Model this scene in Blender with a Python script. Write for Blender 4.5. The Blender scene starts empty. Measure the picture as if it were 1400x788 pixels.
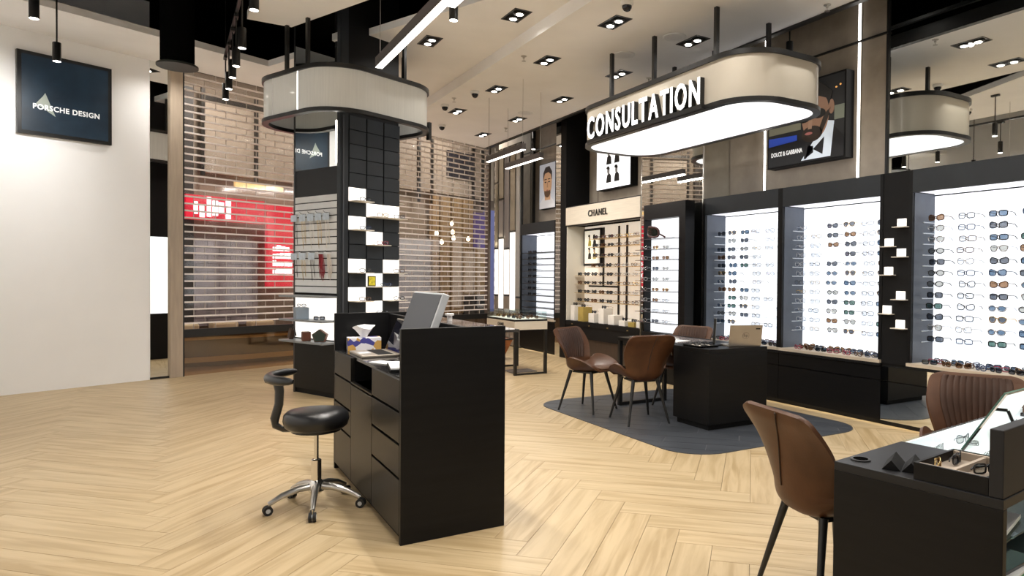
import bpy, bmesh, math, random
from mathutils import Vector, Matrix
random.seed(7)
S = bpy.context.scene
COL = S.collection
R = math.radians

# ------------------------------------------------------------------ camera
cam_d = bpy.data.cameras.new('camera')
cam_d.sensor_width = 36.0
cam_d.lens = 934.0 / 1400.0 * 36.0
cam_d.shift_x = -107.0 / 1400.0
cam_d.clip_start = 0.05
cam_d.clip_end = 200
cam = bpy.data.objects.new('camera', cam_d)
COL.objects.link(cam)
_fw = Vector((0.52407132, 0.85153273, -0.01553281))
_rt = Vector((0.85167409, -0.52399916, 0.00872548))
_up = -Vector((-7.09143011e-04, -1.78016633e-02, -9.99841286e-01))
cam.matrix_world = Matrix(((_rt.x, _up.x, -_fw.x, 0.0), (_rt.y, _up.y, -_fw.y, 0.0),
                           (_rt.z, _up.z, -_fw.z, 1.40), (0, 0, 0, 1)))
S.camera = cam

# ------------------------------------------------------------------ world, exposure
wd = bpy.data.worlds.new('world')
S.world = wd
wd.use_nodes = True
wd.node_tree.nodes['Background'].inputs[0].default_value = (1.0, 0.96, 0.9, 1)
wd.node_tree.nodes['Background'].inputs[1].default_value = 0.30
S.view_settings.view_transform = 'Standard'
S.view_settings.look = 'None'
S.view_settings.exposure = 0.12
S.view_settings.gamma = 1.0
S.view_settings.use_curve_mapping = False
DOWNLIGHT_W = 8.6

# ------------------------------------------------------------------ materials
MATS = {}
def mat(name, col, rough=0.5, metal=0.0, emit=0.0, ecol=None, vary=0.0, scale=8.0, bump=0.0,
        bscale=60.0, stretch=(1, 1, 1), trans=0.0, spec=0.5, coat=0.0):
    if name in MATS:
        return MATS[name]
    m = bpy.data.materials.new(name)
    m.use_nodes = True
    nt = m.node_tree
    b = nt.nodes['Principled BSDF']
    b.inputs['Base Color'].default_value = (*col, 1)
    b.inputs['Roughness'].default_value = rough
    b.inputs['Metallic'].default_value = metal
    b.inputs['Specular IOR Level'].default_value = spec
    b.inputs['Coat Weight'].default_value = coat
    if emit:
        b.inputs['Emission Color'].default_value = (*(ecol or col), 1)
        b.inputs['Emission Strength'].default_value = emit
    if vary or bump:
        tc = nt.nodes.new('ShaderNodeTexCoord')
        mp = nt.nodes.new('ShaderNodeMapping')
        mp.inputs['Scale'].default_value = stretch
        nt.links.new(tc.outputs['Object'], mp.inputs[0])
    if vary:
        nz = nt.nodes.new('ShaderNodeTexNoise')
        nz.inputs['Scale'].default_value = scale
        nz.inputs['Detail'].default_value = 5
        nt.links.new(mp.outputs[0], nz.inputs['Vector'])
        cr = nt.nodes.new('ShaderNodeValToRGB')
        cr.color_ramp.elements[0].color = (*[c * (1 - vary) for c in col], 1)
        cr.color_ramp.elements[1].color = (*[min(1, c * (1 + vary)) for c in col], 1)
        cr.color_ramp.elements[0].position = 0.3
        cr.color_ramp.elements[1].position = 0.7
        nt.links.new(nz.outputs[0], cr.inputs[0])
        nt.links.new(cr.outputs[0], b.inputs['Base Color'])
    if bump:
        n2 = nt.nodes.new('ShaderNodeTexNoise')
        n2.inputs['Scale'].default_value = bscale
        nt.links.new(mp.outputs[0], n2.inputs['Vector'])
        bp = nt.nodes.new('ShaderNodeBump')
        bp.inputs['Strength'].default_value = bump
        bp.inputs['Distance'].default_value = 0.002
        nt.links.new(n2.outputs[0], bp.inputs['Height'])
        nt.links.new(bp.outputs[0], b.inputs['Normal'])
    MATS[name] = m
    return m

def clear(name, tint, gloss=0.12, rough=0.03):
    """thin clear sheet: tinted transparency with a little reflection"""
    if name in MATS:
        return MATS[name]
    m = bpy.data.materials.new(name)
    m.use_nodes = True
    nt = m.node_tree
    nt.nodes.remove(nt.nodes['Principled BSDF'])
    out = nt.nodes['Material Output']
    t = nt.nodes.new('ShaderNodeBsdfTransparent')
    t.inputs[0].default_value = (*tint, 1)
    g = nt.nodes.new('ShaderNodeBsdfGlossy')
    g.inputs['Roughness'].default_value = rough
    mx = nt.nodes.new('ShaderNodeMixShader')
    mx.inputs[0].default_value = gloss
    nt.links.new(t.outputs[0], mx.inputs[1])
    nt.links.new(g.outputs[0], mx.inputs[2])
    nt.links.new(mx.outputs[0], out.inputs[0])
    MATS[name] = m
    return m

def plank_mat(name, c1, c2, c3, rough, along):
    """boards: tint differs from board to board, grain runs along the board"""
    m = bpy.data.materials.new(name)
    m.use_nodes = True
    nt = m.node_tree
    N = nt.nodes.new
    L = nt.links.new
    b = nt.nodes['Principled BSDF']
    oi = N('ShaderNodeObjectInfo')
    at = N('ShaderNodeAttribute'); at.attribute_name = 'rnd'
    add = N('ShaderNodeMath'); add.operation = 'ADD'
    L(oi.outputs['Random'], add.inputs[0]); L(at.outputs['Fac'], add.inputs[1])
    fr = N('ShaderNodeMath'); fr.operation = 'FRACT'
    L(add.outputs[0], fr.inputs[0])
    uv = N('ShaderNodeUVMap'); uv.uv_map = 'grain'
    comb = N('ShaderNodeVectorMath'); comb.operation = 'ADD'
    cx = N('ShaderNodeCombineXYZ')
    mul = N('ShaderNodeMath'); mul.operation = 'MULTIPLY'; mul.inputs[1].default_value = 37.0
    L(fr.outputs[0], mul.inputs[0]); L(mul.outputs[0], cx.inputs[2]); L(mul.outputs[0], cx.inputs[0])
    L(uv.outputs[0], comb.inputs[0]); L(cx.outputs[0], comb.inputs[1])
    mp = N('ShaderNodeMapping'); mp.inputs['Scale'].default_value = along
    L(comb.outputs[0], mp.inputs[0])
    nz = N('ShaderNodeTexNoise'); nz.inputs['Scale'].default_value = 1.0; nz.inputs['Detail'].default_value = 6
    nz.inputs['Distortion'].default_value = 0.6
    L(mp.outputs[0], nz.inputs['Vector'])
    cr = N('ShaderNodeValToRGB')
    cr.color_ramp.elements[0].color = (*c1, 1); cr.color_ramp.elements[0].position = 0.36
    cr.color_ramp.elements[1].color = (*c2, 1); cr.color_ramp.elements[1].position = 0.60
    L(nz.outputs[0], cr.inputs[0])
    mx = N('ShaderNodeMixRGB'); mx.blend_type = 'MIX'
    mr = N('ShaderNodeMath'); mr.operation = 'MULTIPLY'; mr.inputs[1].default_value = 0.30
    L(fr.outputs[0], mr.inputs[0]); L(mr.outputs[0], mx.inputs[0])
    L(cr.outputs[0], mx.inputs[1]); mx.inputs[2].default_value = (*c3, 1)
    L(mx.outputs[0], b.inputs['Base Color'])
    b.inputs['Roughness'].default_value = rough
    MATS[name] = m
    return m

BLACK = mat('black_laminate', (0.0045, 0.0045, 0.005), 0.42, vary=0.25, scale=3, stretch=(1, 1, 14), bump=0.05, bscale=90, spec=0.22)
BLACK2 = mat('black_matte_paint', (0.006, 0.006, 0.0065), 0.6, spec=0.2)
BLACKM = mat('black_metal', (0.012, 0.012, 0.012), 0.35, vary=0.2, scale=20)
DRAWERM = mat('dark_brown_black_laminate', (0.008, 0.0072, 0.0064), 0.4, spec=0.28, vary=0.2, scale=3, stretch=(1, 1, 12))
CHARC = mat('charcoal_paint', (0.022, 0.026, 0.031), 0.5, vary=0.12, scale=4, spec=0.3)
CEILW = mat('ceiling_paint', (0.90, 0.885, 0.865), 0.85, vary=0.03, scale=2)
VOID = mat('black_ceiling_void', (0.003, 0.003, 0.003), 0.95, spec=0.0)
BEIGE = mat('beige_wall_covering', (0.36, 0.31, 0.25), 0.75, vary=0.12, scale=5, bump=0.15, bscale=30)
WHITEP = mat('white_wall_paint', (0.93, 0.93, 0.93), 0.8, vary=0.01, scale=3)
PILLARM = mat('beige_pillar_panel', (0.42, 0.34, 0.26), 0.6, vary=0.1, scale=6, stretch=(4, 4, 0.4))
MIRROR = mat('mirror_glass', (0.86, 0.88, 0.86), 0.015, 1.0)
MIRROR2 = mat('bronze_mirror_glass', (0.70, 0.68, 0.62), 0.02, 1.0)
LIT = mat('lit_white_acrylic', (0.9, 0.92, 0.95), 0.4, emit=1.0, ecol=(0.93, 0.96, 1.0))
LITW = mat('lit_warm_acrylic', (0.9, 0.85, 0.78), 0.4, emit=0.48, ecol=(1.0, 0.86, 0.70))
LITC = mat('lit_cream_tile', (0.95, 0.93, 0.9), 0.4, emit=1.0, ecol=(1.0, 0.95, 0.87))
LEDS = mat('led_strip', (1, 1, 1), 0.4, emit=6.0, ecol=(1.0, 0.95, 0.88))
LAMPE = mat('lamp_lens', (1, 1, 1), 0.3, emit=14.0, ecol=(1.0, 0.94, 0.84))
ACRYL = mat('white_acrylic_band', (0.62, 0.61, 0.56), 0.3, emit=0.05, ecol=(1, 0.97, 0.9), vary=0.05, scale=12, stretch=(6, 6, 0.2), coat=0.3)
ACRYL2 = mat('cream_acrylic_band', (0.60, 0.55, 0.46), 0.25, vary=0.04, scale=2, coat=0.4)
SHUTM = mat('shutter_rail_metal', (0.86, 0.79, 0.75), 0.3, 0.0, vary=0.08, scale=6)
PANEM = clear('shutter_clear_pane', (0.93, 0.90, 0.88), 0.07, 0.08)
GLASS = clear('clear_glass', (0.94, 0.97, 0.96), 0.07, 0.02)
SHELFC = clear('clear_acrylic_shelf', (0.93, 0.955, 0.98), 0.10, 0.1)
CREAM = mat('cream_lacquer', (0.72, 0.65, 0.54), 0.4, vary=0.06, scale=3, stretch=(1, 1, 20))
LEDGEM = mat('pale_wood_ledge', (0.55, 0.47, 0.37), 0.5, vary=0.1, scale=4, stretch=(8, 1, 8))
GOLD = mat('brushed_gold', (0.62, 0.45, 0.20), 0.3, 0.8, vary=0.1, scale=10)
GOLDB = mat('gold_box_paper', (0.42, 0.31, 0.08), 0.5, vary=0.1, scale=10)
WHITEB = mat('white_box_paper', (0.85, 0.82, 0.77), 0.6, vary=0.03, scale=10)
LEATH = mat('brown_leather', (0.078, 0.031, 0.012), 0.42, vary=0.2, scale=7, bump=0.25, bscale=150, spec=0.3)
LEATHD = mat('dark_brown_leather_pad', (0.050, 0.023, 0.013), 0.5, vary=0.2, scale=7, bump=0.25, bscale=150, spec=0.3)
BLEATH = mat('black_leather', (0.010, 0.010, 0.011), 0.3, vary=0.2, scale=10, bump=0.15, bscale=160)
CHROME = mat('polished_chrome', (0.75, 0.74, 0.72), 0.12, 1.0)
STEEL = mat('brushed_steel', (0.55, 0.53, 0.50), 0.28, 1.0)
RUBBER = mat('black_rubber', (0.012, 0.012, 0.012), 0.7, vary=0.1)
SILVER = mat('silver_plastic', (0.50, 0.52, 0.54), 0.4, 0.2, vary=0.05)
LAPC = mat('champagne_laptop_shell', (0.42, 0.37, 0.31), 0.35, 0.6, vary=0.04)
GREYP = mat('grey_blue_plastic', (0.10, 0.105, 0.115), 0.45, vary=0.06)
SCREENM = mat('dark_screen_glass', (0.008, 0.008, 0.014), 0.06)
PAPER = mat('white_paper', (0.86, 0.86, 0.85), 0.7, vary=0.02)
BROWNL = mat('tan_leather', (0.30, 0.10, 0.03), 0.45, vary=0.15)
LENSC = clear('lens_clear', (0.90, 0.92, 0.95), 0.06)
LENSG = clear('lens_grey', (0.36, 0.39, 0.44), 0.10)
LENSB = clear('lens_blue', (0.38, 0.47, 0.57), 0.10)
LENSBR = clear('lens_brown', (0.55, 0.42, 0.32), 0.10)
LENSGR = clear('lens_green', (0.36, 0.48, 0.46), 0.10)
LENSP = clear('lens_rose', (0.50, 0.24, 0.32), 0.10)
LENSL = clear('lens_light_grey', (0.70, 0.71, 0.70), 0.10)
FR = {'black': mat('frame_black', (0.012, 0.012, 0.014), 0.25),
      'gold': mat('frame_gold', (0.55, 0.38, 0.15), 0.25, 0.9),
      'tortoise': mat('frame_tortoise', (0.10, 0.045, 0.018), 0.25, vary=0.6, scale=60),
      'silver': mat('frame_silver', (0.5, 0.5, 0.52), 0.25, 0.9),
      'blue': mat('frame_blue', (0.03, 0.05, 0.12), 0.25),
      'red': mat('frame_red', (0.25, 0.02, 0.05), 0.25),
      'clear': mat('frame_clear_grey', (0.55, 0.56, 0.58), 0.2)}
LENSES = {'clear': LENSC, 'grey': LENSG, 'blue': LENSB, 'brown': LENSBR, 'green': LENSGR, 'rose': LENSP, 'smoke': LENSL}

# ------------------------------------------------------------------ mesh helpers
ORG = {}
PHI = math.atan2(0.39868, 0.91709)          # the shutter grid is turned by this angle
U2 = (0.91709, 0.39868)
N2 = (-0.39868, 0.91709)
def W(u, n):
    return (u * U2[0] + n * N2[0], u * U2[1] + n * N2[1])

class MB:
    def __init__(s):
        s.v = []; s.f = []; s.m = []
    def face(s, idx, mi=0):
        s.f.append(tuple(idx)); s.m.append(mi)
    def box(s, x0, y0, z0, x1, y1, z1, mi=0):
        if x0 > x1: x0, x1 = x1, x0
        if y0 > y1: y0, y1 = y1, y0
        if z0 > z1: z0, z1 = z1, z0
        k = len(s.v)
        s.v += [(x0, y0, z0), (x1, y0, z0), (x1, y1, z0), (x0, y1, z0), (x0, y0, z1), (x1, y0, z1), (x1, y1, z1), (x0, y1, z1)]
        for q in ((0, 3, 2, 1), (4, 5, 6, 7), (0, 1, 5, 4), (1, 2, 6, 5), (2, 3, 7, 6), (3, 0, 4, 7)):
            s.face([k + i for i in q], mi)
        return s
    def xbox(s, M, sx, sy, sz, mi=0):
        """box of size (sx,sy,sz) centred at the origin of matrix M"""
        k = len(s.v)
        for z in (-.5, .5):
            for (x, y) in ((-.5, -.5), (.5, -.5), (.5, .5), (-.5, .5)):
                s.v.append(tuple(M @ Vector((x * sx, y * sy, z * sz))))
        for q in ((0, 3, 2, 1), (4, 5, 6, 7), (0, 1, 5, 4), (1, 2, 6, 5), (2, 3, 7, 6), (3, 0, 4, 7)):
            s.face([k + i for i in q], mi)
        return s
    def cyl(s, p0, p1, r0, r1=None, n=14, mi=0, cap=True):
        r1 = r0 if r1 is None else r1
        p0 = Vector(p0); p1 = Vector(p1)
        d = (p1 - p0).normalized()
        a = d.orthogonal().normalized(); b = d.cross(a)
        k = len(s.v)
        for p, r in ((p0, r0), (p1, r1)):
            for i in range(n):
                t = 2 * math.pi * i / n
                s.v.append(tuple(p + a * (r * math.cos(t)) + b * (r * math.sin(t))))
        for i in range(n):
            j = (i + 1) % n
            s.face((k + i, k + j, k + n + j, k + n + i), mi)
        if cap:
            s.face([k + i for i in range(n)][::-1], mi)
            s.face([k + n + i for i in range(n)], mi)
        return s
    def tube(s, pts, r, n=8, closed=False, mi=0, flat=1.0):
        pts = [Vector(p) for p in pts]
        k = len(s.v); m = len(pts)
        prev = None
        for i, p in enumerate(pts):
            if closed:
                d = pts[(i + 1) % m] - pts[i - 1]
            else:
                d = pts[min(i + 1, m - 1)] - pts[max(i - 1, 0)]
            d.normalize()
            a = d.orthogonal().normalized() if prev is None else (prev - d * prev.dot(d)).normalized()
            prev = a
            b = d.cross(a)
            rr = r[i] if isinstance(r, (list, tuple)) else r
            for j in range(n):
                t = 2 * math.pi * j / n
                s.v.append(tuple(p + a * (rr * math.cos(t)) + b * (rr * flat * math.sin(t))))
        for i in range(m if closed else m - 1):
            i2 = (i + 1) % m
            for j in range(n):
                j2 = (j + 1) % n
                s.face((k + i * n + j, k + i * n + j2, k + i2 * n + j2, k + i2 * n + j), mi)
        if not closed:
            s.face([k + j for j in range(n)][::-1], mi)
            s.face([k + (m - 1) * n + j for j in range(n)], mi)
        return s
    def prism(s, poly, z0, z1, mi=0):
        """poly: ccw 2D points, extruded along z"""
        k = len(s.v); n = len(poly)
        s.v += [(p[0], p[1], z0) for p in poly] + [(p[0], p[1], z1) for p in poly]
        s.face([k + i for i in range(n)][::-1], mi)
        s.face([k + n + i for i in range(n)], mi)
        for i in range(n):
            j = (i + 1) % n
            s.face((k + i, k + j, k + n + j, k + n + i), mi)
        return s
    def xprism(s, poly, x0, x1, mi=0):
        """poly: (y,z) points, extruded along x"""
        k = len(s.v); n = len(poly)
        s.v += [(x0, p[0], p[1]) for p in poly] + [(x1, p[0], p[1]) for p in poly]
        s.face([k + i for i in range(n)][::-1], mi)
        s.face([k + n + i for i in range(n)], mi)
        for i in range(n):
            j = (i + 1) % n
            s.face((k + i, k + j, k + n + j, k + n + i), mi)
        return s
    def lathe(s, prof, c=(0, 0), n=24, mi=0):
        k = len(s.v); m = len(prof)
        for r, z in prof:
            for i in range(n):
                t = 2 * math.pi * i / n
                s.v.append((c[0] + r * math.cos(t), c[1] + r * math.sin(t), z))
        for a in range(m - 1):
            for i in range(n):
                j = (i + 1) % n
                s.face((k + a * n + i, k + a * n + j, k + (a + 1) * n + j, k + (a + 1) * n + i), mi)
        s.face([k + i for i in range(n)][::-1], mi)
        s.face([k + (m - 1) * n + i for i in range(n)], mi)
        return s
    def mesh(s, name, mats, org=(0, 0, 0), smooth=0):
        me = bpy.data.meshes.new(name)
        me.from_pydata([(a - org[0], b - org[1], c - org[2]) for a, b, c in s.v], [], s.f)
        for m in (mats if isinstance(mats, (list, tuple)) else [mats]):
            me.materials.append(m)
        if any(s.m):
            me.polygons.foreach_set('material_index', s.m)
        bm = bmesh.new(); bm.from_mesh(me)
        bmesh.ops.recalc_face_normals(bm, faces=bm.faces)
        bm.to_mesh(me); bm.free()
        if smooth:
            me.polygons.foreach_set('use_smooth', [True] * len(me.polygons))
            me.set_sharp_from_angle(angle=R(smooth))
        me.update()
        return me
    def build(s, name, mats, parent=None, smooth=0, bevel=0, label=None, stuff=False, org=None, seg=2):
        o0 = ORG.get(parent.name if parent else None, (0, 0, 0)) if org is None else org
        me = s.mesh(name, mats, o0, smooth)
        o = bpy.data.objects.new(name, me)
        COL.objects.link(o)
        if parent:
            o.parent = parent
            ORG[o.name] = o0
        elif org is not None:
            o.location = org
            ORG[o.name] = o0
        if bevel:
            md = o.modifiers.new('bevel', 'BEVEL')
            md.width = bevel; md.segments = seg; md.limit_method = 'ANGLE'; md.angle_limit = R(40)
        if label: o['label'] = label
        if stuff: o['kind'] = 'stuff'
        return o

def tag(o, label, cat, group=None):
    o['label'] = label; o['category'] = cat
    if group: o['group'] = group
    return o
def root(name, label, cat, org=(0, 0, 0), g2=False, group=None):
    o = bpy.data.objects.new(name, None)
    o.empty_display_size = 0.1
    COL.objects.link(o)
    ORG[o.name] = org
    if g2:
        x, y = W(org[0], org[1])
        o.location = (x, y, org[2]); o.rotation_euler = (0, 0, PHI)
    else:
        o.location = org
    return tag(o, label, cat, group)
def struct(o):
    o['kind'] = 'structure'
    return o
def sroot(name, org=(0, 0, 0), g2=False):
    o = bpy.data.objects.new(name, None)
    COL.objects.link(o)
    ORG[o.name] = org
    if g2:
        x, y = W(org[0], org[1])
        o.location = (x, y, org[2]); o.rotation_euler = (0, 0, PHI)
    else:
        o.location = org
    return struct(o)
def dup(o, loc=None, rot=None, label=None, group=None):
    c = o.copy(); COL.objects.link(c)
    for k in list(o.children):
        d = k.copy(); COL.objects.link(d); d.parent = c
        for g in list(k.children):
            e = g.copy(); COL.objects.link(e); e.parent = d
    if loc is not None: c.location = loc
    if rot is not None: c.rotation_euler = rot
    if label: c['label'] = label
    if group: c['group'] = group
    return c
def clip(poly, a, b, c):
    """keep the part of a convex polygon where a*x+b*y<=c"""
    out = []
    n = len(poly)
    for i in range(n):
        p, q = poly[i], poly[(i + 1) % n]
        dp = a * p[0] + b * p[1] - c; dq = a * q[0] + b * q[1] - c
        if dp <= 0: out.append(p)
        if dp * dq < 0:
            t = dp / (dp - dq)
            out.append((p[0] + (q[0] - p[0]) * t, p[1] + (q[1] - p[1]) * t))
    return out
def rrect(x0, y0, x1, y1, r, n=8):
    pts = []
    for cx, cy, a0 in ((x1 - r, y0 + r, -90), (x1 - r, y1 - r, 0), (x0 + r, y1 - r, 90), (x0 + r, y0 + r, 180)):
        for i in range(n + 1):
            t = R(a0 + 90 * i / n)
            pts.append((cx + r * math.cos(t), cy + r * math.sin(t)))
    return pts
def text_mesh(txt, size, depth, offset=0.0, sx=1.0, spacing=1.0):
    """front face in the local XZ plane looking to -Y, left-bottom at origin; returns MB"""
    cu = bpy.data.curves.new('txt', 'FONT')
    cu.body = txt; cu.size = size; cu.extrude = depth / 2; cu.offset = offset; cu.space_character = spacing
    cu.resolution_u = 3
    o = bpy.data.objects.new('txt', cu); COL.objects.link(o)
    dg = bpy.context.evaluated_depsgraph_get()
    me = bpy.data.meshes.new_from_object(o.evaluated_get(dg))
    mb = MB()
    mb.v = [(v.co.x * sx, -v.co.z, v.co.y) for v in me.vertices]
    mb.f = [tuple(p.vertices) for p in me.polygons]; mb.m = [0] * len(mb.f)
    bpy.data.objects.remove(o); bpy.data.curves.remove(cu); bpy.data.meshes.remove(me)
    return mb
def xf(mb, fn):
    mb.v = [fn(*p) for p in mb.v]
    return mb
def width(mb):
    xs = [p[0] for p in mb.v]
    return min(xs), max(xs)
def on_wall(mb, x, y, z):
    """turn a text that faces -Y into one on the right-hand wall that faces -X (reads towards -Y)"""
    return xf(mb, lambda a, b, c: (x + b, y - a, z + c))

ORD = ['top', 'second', 'third', 'fourth', 'fifth', 'sixth', 'seventh', 'eighth', 'ninth', 'tenth', 'eleventh', 'twelfth', 'thirteenth']
NTH = ['first', 'second', 'third', 'fourth', 'fifth', 'sixth', 'seventh', 'eighth', 'ninth', 'tenth', 'eleventh']
FX, WX = 5.84, 6.30
ZR, ZL = 4.05, 4.19
SN = 9.88
STOOL_A, STOOL_R = 40, -31
MON_LOC = (1.335, 4.16, 0.8625); MON_RZ = R(-90)
LAP2_R = 160
CHAIRS = [(3.76, 6.14, -67, 'brown leather shell chair facing into the shop at the open-frame end of the table'),
          (3.90, 5.41, 80, 'brown leather shell chair with its back to the floor, drawn up before the consultation table'),
          (4.78, 5.86, 198, 'brown leather shell chair on the cabinet side of the consultation table'),
          (2.42, 1.95, -12, 'brown leather shell chair showing its seamed back beside the fitting desk'),
          (3.70, 2.04, 208, 'brown leather shell chair with ribbed back behind the glass-topped fitting desk')]
BASKET = (4.62, 10.62, 0)
# ================================================================== FLOOR
floor = MB().box(-4, -2.5, -0.10, 6.6, 16.5, -0.014).build('floor', mat('joint_dark_wood', (0.20, 0.14, 0.08), 0.8))
struct(floor)
PLK = plank_mat('oak_plank', (0.37, 0.262, 0.130), (0.515, 0.390, 0.226), (0.52, 0.41, 0.25), 0.40, (1.5, 18.0, 1.0))
PW, PK = 0.19, 6
ca = math.sqrt(0.5)
def unrot(a, b):                      # plank frame (45 degrees to the right-hand wall) to room
    return (ca * a - ca * b, ca * a + ca * b)
def floor_bounds(poly):
    poly = clip(poly, -1, 0, 2.0)
    poly = clip(poly, 1, 0, WX)
    poly = clip(poly, 0, -1, 2.2)
    poly = clip(poly, N2[0], N2[1], SN + 0.35)
    return poly
planks = []
seen = set()
G = 0.0012
for i in range(-80, 120):
    for j in range(-80, 120):
        d = (i - j) % (2 * PK)
        if d < PK:
            key = (i - d, j, 0)
        else:
            key = (i, j - (2 * PK - 1 - d), 1)
        if key in seen: continue
        seen.add(key)
        x, y, o = key
        a0, b0 = x * PW, y * PW
        a1, b1 = (a0 + PK * PW, b0 + PW) if o == 0 else (a0 + PW, b0 + PK * PW)
        q = [unrot(a0 + G, b0 + G), unrot(a1 - G, b0 + G), unrot(a1 - G, b1 - G), unrot(a0 + G, b1 - G)]
        c = unrot((a0 + a1) / 2, (b0 + b1) / 2)
        if c[0] < -3 or c[0] > 7.5 or c[1] < -3.2 or c[1] > 15: continue
        p = floor_bounds(q)
        if len(p) < 3: continue
        planks.append((o, (a0, b0), p, c, len(p) == 4 and p == q))
def in_view(c):
    d = c[0] * _fw.x + c[1] * _fw.y; r = c[0] * _rt.x + c[1] * _rt.y
    if d < 2.9: return False
    px = 807 + 934 * r / d
    return 150 < px < 1420
planks.sort(key=lambda t: (not in_view(t[3]), t[3][0] * _fw.x + t[3][1] * _fw.y))
def add_uv(me, uvs):
    l = me.uv_layers.new(name='grain')
    for lp in me.loops:
        l.data[lp.index].uv = uvs[lp.vertex_index]
def plank_mesh(items):
    mb = MB(); uvs = []; rn = []
    for o, ab, p, c, full in items:
        k0 = len(mb.f)
        mb.prism(p, -0.013, 0.0)
        loc = []
        for (x, y) in p:
            a = ca * (x + y); b = ca * (y - x)
            loc.append((a - ab[0], b - ab[1]) if o == 0 else (b - ab[1], a - ab[0]))
        uvs += loc + loc
        rn += [random.random()] * (len(mb.f) - k0)
    return mb, uvs, rn
proto = {}
NIND = 300
for t in planks[:NIND]:
    o, ab, p, c, full = t
    if full and o in proto:
        ob = bpy.data.objects.new('plank', proto[o][0]); COL.objects.link(ob)
        ob.location = (c[0] - proto[o][1][0], c[1] - proto[o][1][1], 0)
    else:
        mb, uvs, rn = plank_mesh([t])
        me = mb.mesh('plank', PLK); add_uv(me, uvs)
        ob = bpy.data.objects.new('plank', me); COL.objects.link(ob)
        if full: proto[o] = (me, c)
    ob.parent = floor
mb, uvs, rn = plank_mesh(planks[NIND:])
me = mb.mesh('plank_field', PLK); add_uv(me, uvs)
at = me.attributes.new('rnd', 'FLOAT', 'FACE'); at.data.foreach_set('value', rn)
ob = bpy.data.objects.new('plank_field', me); COL.objects.link(ob); ob.parent = floor; ob['kind'] = 'stuff'

# grey tile inlay under the consultation table
GT = plank_mat('grey_stone_tile', (0.040, 0.045, 0.054), (0.060, 0.066, 0.076), (0.050, 0.055, 0.064), 0.38, (2.0, 7.0, 1.0))
outline = rrect(3.43, 4.07, 5.60, 6.79, 0.36, 8)
inlay = struct(MB().prism(outline, 0.0005, 0.003).build('floor_inlay', mat('pale_tile_joint', (0.22, 0.22, 0.23), 0.7)))
def inside_clip(poly):
    n = len(outline)
    for i in range(n):
        p, q = outline[i], outline[(i + 1) % n]
        nx, ny = q[1] - p[1], -(q[0] - p[0])
        poly = clip(poly, nx, ny, nx * p[0] + ny * p[1])
        if len(poly) < 3: return []
    return poly
TW, TL, g = 0.20, 1.0, 0.0024
for r_ in range(-20, 60):
    off = (r_ * 0.37) % 1.0 * TL
    for k in range(-4, 12):
        a0, b0 = r_ * TW, k * TL + off - 2
        q = [unrot(a0 + g, b0 + g), unrot(a0 + TW - g, b0 + g), unrot(a0 + TW - g, b0 + TL - g), unrot(a0 + g, b0 + TL - g)]
        p = inside_clip(q)
        if len(p) < 3: continue
        mbt = MB().prism(p, 0.002, 0.0062)
        uvs = [(ca * (y - x), ca * (x + y)) for x, y in p] * 2
        me = mbt.mesh('tile', GT); add_uv(me, uvs)
        ob = bpy.data.objects.new('tile', me); COL.objects.link(ob); ob.parent = inlay

# ================================================================== CEILING
BIG = [(-3, -3), (9, -3), (9, 18), (-3, 18)]
def ceil_piece(half, z, th, name='ceiling', m=CEILW):
    p = BIG
    for h_ in half: p = clip(p, *h_)
    return struct(MB().prism(p, z, z + th).build(name, m))
SH = (N2[0], N2[1], SN)                                   # up to the shutter
ceil_piece([(-1, 0, -3.44), (1, 0, 5.53), SH, (0, -1, 2.2)], ZR, 0.14)
ceil_piece([(-U2[0], -U2[1], -5.06), (1, 0, 3.44), SH, (0, -1, 2.2)], ZL, 0.08)
ceil_piece([(U2[0], U2[1], 5.06), (-N2[0], -N2[1], -8.82), SH, (-1, 0, 2.0)], ZL, 0.08)
ceil_piece([(U2[0], U2[1], 4.41), (0, 1, 8.37), (-1, 0, -0.72), (0, -1, 2.2)], ZL, 0.08)
ceil_piece([(1, 0, WX + 0.2), (-1, 0, 2.2), (0, -1, 2.4), (N2[0], N2[1], SN + 0.05)], 4.95, 0.1, 'ceiling_void', VOID)
bk_ = sroot('wall_bulkhead', (6.3, SN, 4.2), True)
MB().box(2.0, SN + 0.01, 4.2, 10.7, SN + 0.06, 5.0).build('panel', VOID, bk_)
# black edge trim of the main ceiling along the display wall, with the hanging rail below the slot
tr = struct(MB().box(5.53, -2.2, ZR - 0.02, 5.60, 13.2, ZR + 0.12).build('trim_1', BLACKM))
struct(MB().box(6.255, 4.40, 3.93, 6.275, 13.0, 3.95).build('trim_2', BLACKM))

# ================================================================== WALLS
wr = MB().box(WX, -2.2, 0, WX + 0.15, 14.2, 4.95)
struct(wr.build('wall_right', BEIGE))
tag(MB().box(WX - 0.012, -2.2, 2.43, WX - 0.001, 4.40, 4.90).build('wall_mirror', MIRROR, org=(WX, 1.1, 2.43)),
    'large frameless mirror covering the upper wall above the last lit cabinet', 'mirror')
struct(MB().box(WX - 0.03, 4.40, 0.0, WX - 0.001, 4.425, 4.9).build('trim_3', BLACKM))
struct(MB().box(-2.15, -2.2, 0, -2.0, 9.95, 4.95).build('wall_left', WHITEP))
wb = sroot('wall_back', (3.05, SN, 0), True)
MB().box(2.0, SN, 0, 4.05, SN + 0.15, 4.95).build('wall_panel', WHITEP, wb)
pm = root('mirror_panel', 'tall narrow mirror panel between white wall and beige pillar', 'mirror', (4.16, SN, 0), True)
MB().box(4.05, SN - 0.01, 0.03, 4.28, SN + 0.03, 4.19).build('glass', MIRROR, pm)
MB().box(4.05, SN - 0.012, 0.0, 4.28, SN + 0.03, 0.03).build('bottom_rail', BLACKM, pm)
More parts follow.
